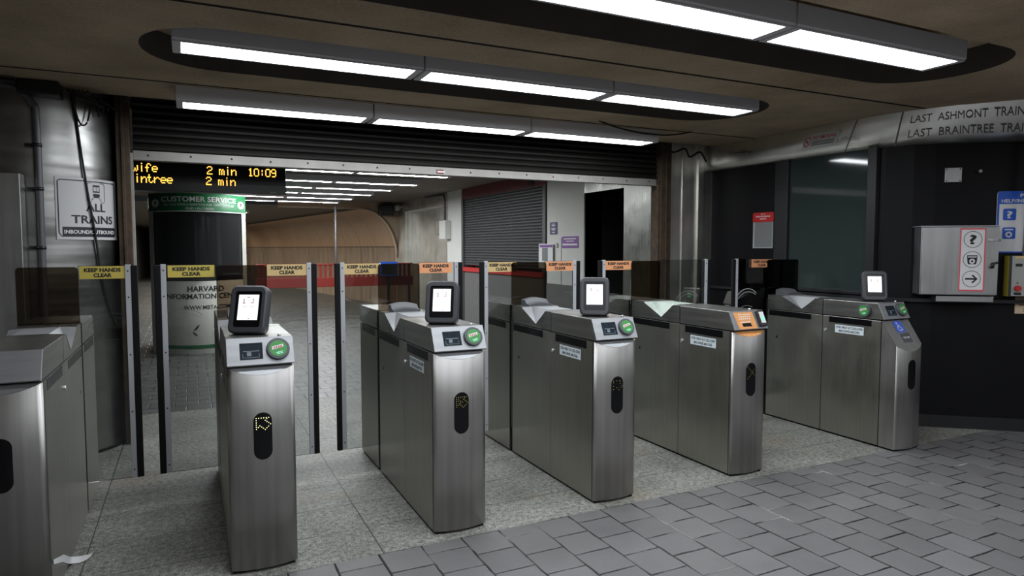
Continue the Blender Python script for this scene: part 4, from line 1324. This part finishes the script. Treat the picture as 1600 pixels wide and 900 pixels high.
hd = q.build('header', M['green'], bo)
bm_ = lambda u, v, t=0.0: bow(u, v, 0.014 + t)
q = MB()
q.text('CUSTOMER SERVICE', 0.02, 2.285, 0.078, bm_, w=1.52, bold=0.02)
q.text('DO YOU HAVE A QUESTION FOR TEAM CHARLIE?', 0.02, 2.225, 0.034, bm_, w=1.42, bold=0.0)
q.text('FIND HELP HERE!', 0.02, 2.165, 0.034, bm_, w=0.56, bold=0.0)
bowrect(q, -1, 1, 2.135, 2.148, 0.013, 24)
bowrect(q, -1, 1, 2.412, 2.425, 0.013, 24)
for u in (-0.86, 0.89):
    q.add([bow(u + 0.075 * cos(2 * pi * k / 18), 2.265 + 0.06 * sin(2 * pi * k / 18), 0.013) for k in range(18)], [tuple(range(18))])
q.build('header_lettering', M['white_ink'], hd)
q = MB()
for u in (-0.86, 0.89):
    q.text('?', u, 2.24, 0.055, lambda a, b, t=0.0: bow(a, b, 0.018), w=0.05)
q.build('question_mark', M['ink'], hd)
q = MB()
bo_m = lambda u, v, t=0.0: bow(u, v, 0.004)
q.text('HARVARD', 0.10, 0.945, 0.082, bo_m, w=0.74)
q.text('INFORMATION CENTER', 0.10, 0.835, 0.078, bo_m, w=1.66)
q.text('WWW.MBTA.COM', 0.12, 0.675, 0.062, bo_m, w=0.95, bold=0.015)
q.build('counter_lettering', M['ink'], body)
q = MB()
q.stroke([(-0.18, 0.33), (-0.10, 0.28)], 0.02, bo_m)
q.stroke([(-0.16, 0.36), (-0.09, 0.42), (-0.12, 0.37), (-0.06, 0.44)], 0.018, bo_m)
q.build('scuff', M['ink'], body)
q = MB()
bowrect(q, -1, 1, 0.08, 0.135, 0.004, 30)
q.build('green_stripe', M['green'], body)
q = MB()
bowrect(q, -0.99, 0.99, 1.10, 1.20, 0.0, 20)
q.build('dark_sill', M['black'], bo)

ct = thing('grey_counter', (-1.0, 9.8, 0), 'plain grey counter unit standing in shade beside the service booth', 'counter')
MB().box(-0.75, 0.33, 0.0, 0.5, 0.55, 1.02).build('body', M['counter'], ct, 0.005)
MB().box(-0.72, 0.30, 0.05, 0.5, 0.0, 0.55).build('base', M['black'], ct)

# ================================================================ CONCOURSE THINGS ON THE RIGHT
kk = thing('roller_kiosk', (RX, 10.88, 0), 'closed grey roller-shuttered kiosk with dark red header along the concourse', 'kiosk')
y0, y1 = 9.09 - 10.88, 12.63 - 10.88
MB().box(-0.01, 0.4, y0, y1, 2.575, ZC - 0.005).build('header', M['dark_red'], kk)
MB().box(-0.02, 0.05, y0, y0 + 0.10, 0.0, 2.575).build('guide_rail', M['slat_grey'], kk)
MB().box(-0.02, 0.05, y1 - 0.10, y1, 0.0, 2.575).build('guide_rail', M['slat_grey'], kk)
q = MB()
prof = []
z = 1.25
while z < 2.56:
    prof += [(0.03, z), (0.006, z + 0.012), (0.004, z + 0.035), (0.03, z + 0.048)]
    z += 0.05
q.loft([[(x, y0 + 0.1, zz) for x, zz in prof], [(x, y1 - 0.1, zz) for x, zz in prof]], smooth=False)
q.build('shutter', M['slat_grey'], kk)
MB().box(-0.04, 0.10, y0 + 0.02, y1 - 0.02, 1.13, 1.21).build('red_band', M['red'], kk)
MB().box(0.0, 0.25, y0 + 0.1, y1 - 0.1, 0.0, 1.13).build('counter_front', M['grey_dado'], kk)
MB().box(-0.02, -0.01, 9.5 - 10.88, 9.7 - 10.88, 2.60, 2.68).build('alarm_box', M['black'], kk)

pf_ = lambda y, z: plane((RX - 0.004, y, z), (0, -1, 0), (0, 0, 1))
def notice(name, y0, y1, z0, z1, m, label, items, cat='notice', bottom=None):
    t = thing(name, (RX - (0.03 if cat == 'leaflet holder' else 0.003), (y0 + y1) / 2, z0), label, cat)
    fn = plane((0, 0, 0), (0, -1, 0), (0, 0, 1))
    w2 = abs(y1 - y0) / 2
    MB().prism([(-w2, 0), (w2, 0), (w2, z1 - z0), (-w2, z1 - z0)], -0.003, 0.003, fn).build('board', m, t)
    for nm, mm, fnb in items:
        q = MB()
        fnb(q, lambda u, v, tt=0.0: fn(u, v, 0.005), w2, z1 - z0)
        q.build(nm, mm, t)
    return t
def lines(k0, rows):
    def f(q, fn, w2, h):
        for a, b, c, d_ in rows:
            q.rect(a * w2, b * w2, c * h, d_ * h, fn)
    return f
notice('arrow_notice', 8.97, 8.745, 1.80, 1.985, M['navy'], 'small navy notice with white lettering and down arrow on the white pier', [('lettering', M['white_ink'], lines(0, [(-.5, .45, .82, .88), (-.5, .5, .68, .76), (-.6, .55, .46, .54), (-.5, .5, .34, .42), (-.4, .4, .12, .22)]))])
notice('purple_notice', 8.60, 8.14, 1.595, 1.765, M['purple'], 'wide purple notice with pale stripe on the white pier', [('lettering', M['white_ink'], lines(0, [(-.75, .75, .74, .84), (-.5, .5, .55, .62), (-.9, .9, .22, .38)]))])
notice('leaflet_holder', 9.28, 8.83, 1.28, 1.66, M['white_paper'], 'white leaflet holder with purple heading at the pier corner', [('heading', M['purple'], lines(0, [(-.85, .95, .86, .96)])), ('pocket', M['counter'], lines(0, [(-.5, .3, .3, .84)]))], 'leaflet holder')
t = thing('pier_number', (RX - 0.005, 8.74, 1.60), 'small black figure 3 on the white pier beside the leaflet holder', 'number')
MB().text('3', 0, 0, 0.07, plane((0, 0, 0), (0, -1, 0), (0, 0, 1)), w=0.055).build('figure', M['ink'], t)
eb = thing('electrical_box', (RX, 13.3, 1.78), 'pale electrical switch box with conduit on the far white pier', 'switch box')
MB().box(-0.13, 0, -0.02, 0.36, 0.0, 0.40).build('box_body', M['white_wall'], eb, 0.01)
MB().box(-0.10, 0, 0.40, 0.70, 0.1, 0.42).build('side_box', M['steel_side'], eb, 0.01)
MB().tube([(-0.05, 0.2, 0.4), (-0.05, 0.2, 0.85), (-0.05, 0.28, 0.95), (-0.05, 1.5, 0.97)], 0.022, 8).build('conduit', M['conduit'], eb)
spk = thing('loudspeaker', (4.62, 17.1, 2.44), 'small black loudspeaker box above the tunnel arch', 'loudspeaker')
MB().box(-0.15, 0.2, -0.1, 0.18, 0, 0.26).build('cabinet', M['black'], spk, 0.01)
MB().box(-0.12, 0.17, -0.104, -0.1, 0.03, 0.23).build('grille', M['dark_grey'], spk)
cm = thing('camera_dome', (4.9, 16.9, 2.62), 'pale security camera on the steel niche corner', 'security camera')
MB().box(-0.05, 0.1, -0.12, 0.12, 0.0, 0.06).build('mount', M['white_wall'], cm, 0.01)
q = MB()
q.tube([(-0.0, -0.1, -0.02), (-0.0, 0.12, -0.02)], 0.045, 12)
q.build('barrel', M['white_wall'], cm)
pl = MB().tube([(3.25, 16.6, 0), (3.25, 16.6, ZC)], 0.025, 10)
tag(pl.build('floor_pole', M['conduit']), 'thin dark pole from floor to ceiling before the brown tunnel wall', 'pole')
rl = thing('red_barrier', (3.1, 15.6, 0), 'red slatted barrier standing across the concourse before the tunnel', 'barrier')
q = MB()
for k in range(32):
    x = -1.75 + k * 0.11
    q.box(x, x + 0.055, -0.01, 0.01, 0.92, 1.20)
q.build('slats', M['rail_red'], rl)
MB().box(-1.8, 1.78, -0.03, 0.03, 0.70, 0.92).build('lower_board', M['rail_red'], rl, 0.005)
MB().box(-1.8, 1.78, -0.025, 0.025, 1.20, 1.235).build('top_rail', M['rail_red'], rl, 0.005)
for x in (-1.7, 0.0, 1.7):
    MB().box(x - 0.03, x + 0.03, 0.03, 0.07, 0, 1.2).build('post', M['dark_red'], rl)
bs = thing('blue_screen', (4.22, 15.4, 0.0), 'blue-framed information screen on a stand by the red barrier', 'screen')
MB().box(-0.20, 0.22, -0.03, 0.03, 0.93, 1.27).build('frame', M['blue'], bs, 0.01)
MB().box(-0.15, 0.17, -0.034, -0.03, 0.98, 1.22).build('display', M['screen_dark'], bs)
MB().box(-0.03, 0.03, -0.02, 0.02, 0, 0.93).build('stand', M['black'], bs)

# ================================================================ RIGHT WALL THINGS
wxp = plane((0, 0, 0), (0, -1, 0), (0, 0, 1))
# red-headed poster holder
ph = thing('poster_holder', (5.655, 5.365, 1.593), 'grey poster holder with red header on the black wall beside the window', 'poster holder')
MB().prism([(-0.145, 0), (0.135, 0), (0.135, 0.305), (-0.145, 0.305)], -0.004, 0.01, wxp).build('backing', M['alu'], ph, 0.002)
MB().rect(-0.118, 0.125, 0.015, 0.295, wxp, 0.011).build('poster', M['counter'], ph)
hd_ = MB().prism(rrect(0.29, 0.105, 0.02, 4, 0.0, 0.338), -0.004, 0.014, wxp).build('header', M['red'], ph)
q = MB()
q.text('RED LINE', 0.0, 0.368, 0.010, wxp, w=0.06, off=0.0146)
q.text('ELEVATOR SERVICE', 0.0, 0.340, 0.015, wxp, w=0.20, off=0.0146)
q.text('UPDATE', 0.0, 0.312, 0.015, wxp, w=0.09, off=0.0146)
q.build('header_lettering', M['white_ink'], hd_)
# no smoking sign on the fascia
ns = thing('no_smoking_sign', fas(1.50, 0.5), 'small NO SMOKING sign with red crossed circle on the steel fascia', 'sign')
no = Vector(ns.location)
def nf(u, v, t=0.0):
    p = fas(1.50 + u, 0.5 - v / 0.26, 0.004 + t)
    return (p[0] - no.x, p[1] - no.y, p[2] - no.z)
q = MB()
q.loft([[nf(u, v) for v in (-0.06, -0.02, 0.02, 0.06)] for u in (-0.01, 0.12, 0.24, 0.40)], smooth=False)
q.loft([[nf(u, v, -0.003) for v in (-0.06, -0.02, 0.02, 0.06)] for u in (-0.01, 0.12, 0.24, 0.40)], smooth=False)
q.build('plate', M['sign_white'], ns)
q = MB()
q.disc(0.04, -0.005, 0.042, nf, 0.002, 20, r2=0.034)
q.stroke([(0.012, 0.022), (0.068, -0.032)], 0.008, nf, 0.002)
q.text('NO SMOKING', 0.235, 0.008, 0.030, nf, w=0.27, bold=0.012, off=0.002)
q.build('red_print', M['red'], ns)
q = MB()
for k in range(3):
    q.rect(0.10 - 0.005 * k, 0.37, -0.012 - 0.014 * k, -0.006 - 0.014 * k, nf, 0.002)
q.stroke([(0.02, -0.006), (0.06, -0.006)], 0.006, nf, 0.0025)
q.build('small_print', M['ink'], ns)

# frame on the curved wall face: tangent and normal of its straight run
wt = Vector((6.517 - 5.92, 3.2 - 3.68, 0)).normalized()
wn_ = Vector((wt.y, -wt.x, 0))          # towards the hall
if wn_.y > 0: wn_ = -wn_
wo = Vector((5.92, 3.68, 0))
def wl(s, d=0.0, z=0.0): return tuple(wo + s * wt + d * wn_ + Vector((0, 0, z)))
def wthing(name, s, z, label, cat):
    t = thing(name, wl(s, 0.0, z), label, cat)
    fn = lambda u, v, tt=0.0: tuple(u * wt + tt * wn_ + Vector((0, 0, v)))
    return t, fn
rect4 = lambda a, b, c, d_: [(a, c), (b, c), (b, d_), (a, d_)]
# steel help cabinet
hc, fn = wthing('steel_cabinet', 0.13, 1.195, 'brushed steel wall cabinet with red-bordered question mark and arrow sign', 'cabinet')
SW = 0.60
MB().prism(rect4(-0.285, 0.30, 0, 0.585), 0.0, 0.175, fn).build('body', M['steel_box'], hc, 0.004)
door = MB().prism(rect4(-0.28, 0.30, 0.005, 0.58), 0.176, 0.19, fn).build('door', M['steel_box'], hc, 0.003)
MB().prism(rect4(-0.30, 0.305, 0.583, 0.592), 0.0, 0.20, fn).build('top_lip', M['alu'], hc, 0.002)
sgn = MB().prism(rect4(0.005, 0.20, 0.035, 0.57), 0.190, 0.192, fn).build('help_sign', M['white_paper'], door)
q = MB()
q.ring(rect4(0.005, 0.20, 0.035, 0.57), rect4(0.015, 0.19, 0.048, 0.558), fn, 0.1925)
q.build('sign_border', M['pink_red'], door)
q = MB()
cxs = 0.1025
for zc in (0.475, 0.305, 0.140):
    q.disc(cxs, zc, 0.070, fn, 0.1930, 28, r2=0.066)
q.text('?', cxs, 0.437, 0.078, fn, w=0.056, bold=0.03, off=0.1930)
q.stroke([(cxs - 0.048, 0.14), (cxs + 0.035, 0.14)], 0.014, fn, 0.1930)
q.stroke([(cxs + 0.005, 0.172), (cxs + 0.040, 0.14), (cxs + 0.005, 0.108)], 0.014, fn, 0.1932)
q.poly([(cxs - 0.040, 0.340), (cxs + 0.040, 0.340), (cxs + 0.036, 0.290), (cxs + 0.030, 0.265), (cxs - 0.030, 0.265), (cxs - 0.036, 0.290)], fn, 0.1930)
q.build('sign_symbols', M['ink'], door)
q = MB()
q.rect(cxs - 0.034, cxs + 0.034, 0.322, 0.331, fn, 0.1934)
q.disc(cxs, 0.290, 0.022, fn, 0.1934, 18)
q.build('symbol_cutouts', M['white_paper'], door)
q = MB()
q.disc(cxs, 0.290, 0.009, fn, 0.1938, 12)
q.build('badge_centre', M['ink'], door)
q = MB()
q.prism(rrect(0.022, 0.05, 0.006, 3, 0.255, 0.255), 0.188, 0.204, fn)
q.tube([fn(0.24, 0.235, 0.205), fn(0.262, 0.272, 0.212), fn(0.285, 0.28, 0.212)], 0.010, 8)
q.build('latch', M['black'], door)
q = MB()
for zz in (0.475, 0.465):
    q.tube([fn(0.215, zz, 0.193), fn(0.31, zz, 0.193)], 0.006, 8)
q.build('hinge', M['alu'], door)
sh = thing('wall_shelf', wl(0.0, 0.0, 1.135), 'narrow steel shelf rail on the black wall under the steel cabinet', 'shelf')
fs_ = lambda u, v, tt=0.0: tuple(u * wt + tt * wn_ + Vector((0, 0, v)))
MB().prism(rect4(-0.02, 0.42, 0.0, 0.05), 0.0, 0.16, fs_).build('rail', M['steel_box'], sh, 0.004)
# small plate with screws
sp2, fn = wthing('blank_plate', 0.13, 2.17, 'small blank steel plate screwed to the black wall above the cabinet', 'wall plate')
MB().prism(rect4(-0.065, 0.065, 0, 0.125), -0.004, 0.02, fn).build('plate', M['steel_box'], sp2, 0.002)
q = MB()
for u in (-0.052, 0.052):
    for v in (0.012, 0.113):
        q.disc(u, v, 0.006, fn, 0.0206, 8)
q.build('screws', M['ink'], sp2)
kn, fn = wthing('door_stop', 0.335, 2.26, 'tiny round steel knob on the black wall beside the blank plate', 'knob')
MB().tube([fn(0, 0, 0), fn(0, 0, 0.03)], 0.014, 12).build('knob', M['steel_side'], kn)
# blue help sign
hs_, fn = wthing('help_board', 0.60, 1.555, 'white sign with blue header and question mark behind the intercom pipe', 'sign')
MB().prism(rrect(0.50, 0.53, 0.025, 4, 0.13, 0.265), -0.002, 0.012, fn).build('board', M['white_paper'], hs_)
q = MB()
top = [(p[0], p[1]) for p in rrect(0.50, 0.53, 0.025, 4, 0.13, 0.265) if p[1] > 0.30]
q.poly([(0.38, 0.42)] + top + [(-0.12, 0.42)], fn, 0.0125)
q.rect(-0.12, -0.104, 0.03, 0.42, fn, 0.0125)
q.rect(-0.12, 0.38, 0.0, 0.012, fn, 0.0125)
for v in (0.29, 0.13):
    q.poly(rrect(0.10, 0.10, 0.012, 3, -0.025, v + 0.04), fn, 0.0125)
q.build('blue_print', M['blue'], hs_)
q = MB()
q.text('POINT', 0.13, 0.478, 0.030, fn, w=0.16, off=0.0132)
q.text('HELP/INFORMATION', 0.12, 0.432, 0.030, fn, w=0.42, off=0.0132)
q.text('?', -0.025, 0.300, 0.060, fn, w=0.045, bold=0.03, off=0.0132)
q.disc(-0.025, 0.158, 0.026, fn, 0.0132, 18, r2=0.012)
q.rect(-0.058, 0.008, 0.196, 0.206, fn, 0.0132)
q.build('sign_lettering', M['white_ink'], hs_)
q = MB()
q.text('need', 0.10, 0.19, 0.035, fn, w=0.10, align='l', off=0.0132)
q.text('a', 0.20, 0.39, 0.020, fn, off=0.0132)
q.build('body_lettering', M['ink'], hs_)
# intercom
ic, fn = wthing('intercom', 0.62, 1.185, 'grey emergency intercom with red push button beneath the blue help sign', 'intercom')
MB().prism(rect4(-0.07, 0.30, 0, 0.345), 0.0, 0.11, fn).build('box_body', M['dark_grey'], ic)
MB().prism(rect4(-0.073, -0.07, 0, 0.345), 0.02, 0.10, fn).build('yellow_edge', M['yellow_edge'], ic)
fp = MB().prism(rect4(-0.055, 0.30, 0.005, 0.345), 0.11, 0.118, fn).build('face_plate', M['intercom'], ic, 0.002)
MB().rect(-0.035, 0.29, 0.322, 0.343, fn, 0.1187).build('orange_stripe', M['tan'], fp)
q = MB()
for r in range(5):
    q.rect(0.06, 0.25, 0.215 + r * 0.018, 0.221 + r * 0.018, fn, 0.1187)
q.rect(-0.03, 0.022, 0.255, 0.28, fn, 0.1187)
q.rect(0.03, 0.05, 0.30, 0.306, fn, 0.1187)
q.disc(-0.01, 0.115, 0.007, fn, 0.1187, 10)
q.rect(-0.035, 0.02, 0.012, 0.035, fn, 0.1187)
q.build('speaker_grille', M['ink'], fp)
MB().tube([fn(-0.01, 0.07, 0.118), fn(-0.01, 0.07, 0.14)], 0.024, 16).build('push_button', M['red'], fp)
# pipe over it
pi_ = thing('intercom_pipe', wl(0.67, 0.085, 1.53), 'grey vertical pipe rising from the intercom past the blue sign', 'pipe')
q = MB().tube([(0, 0, 0), (0, 0, 0.55)], 0.019, 14)
q.build('lower_tube', M['alu'], pi_)
MB().tube([(0, 0, 0.55), (0, 0, 1.02)], 0.022, 14).build('upper_tube', M['black'], pi_)
MB().tube([(0, 0, 0.54), (0, 0, 0.57)], 0.028, 14).build('clamp', M['black'], pi_)
# paper notice
pn, fn = wthing('price_notice', 0.62, 1.03, 'pale paper notice with red print on the wall below the intercom', 'notice')
MB().prism(rect4(0.03, 0.30, 0, 0.15), -0.002, 0.004, fn).build('sheet', M['beige'], pn)
q = MB()
for r in range(3):
    q.rect(0.06, 0.28, 0.07 + r * 0.022, 0.078 + r * 0.022, fn, 0.0046)
q.text('22', 0.12, 0.02, 0.03, fn, w=0.06, off=0.0046)
q.build('print', M['dark_red'], pn)
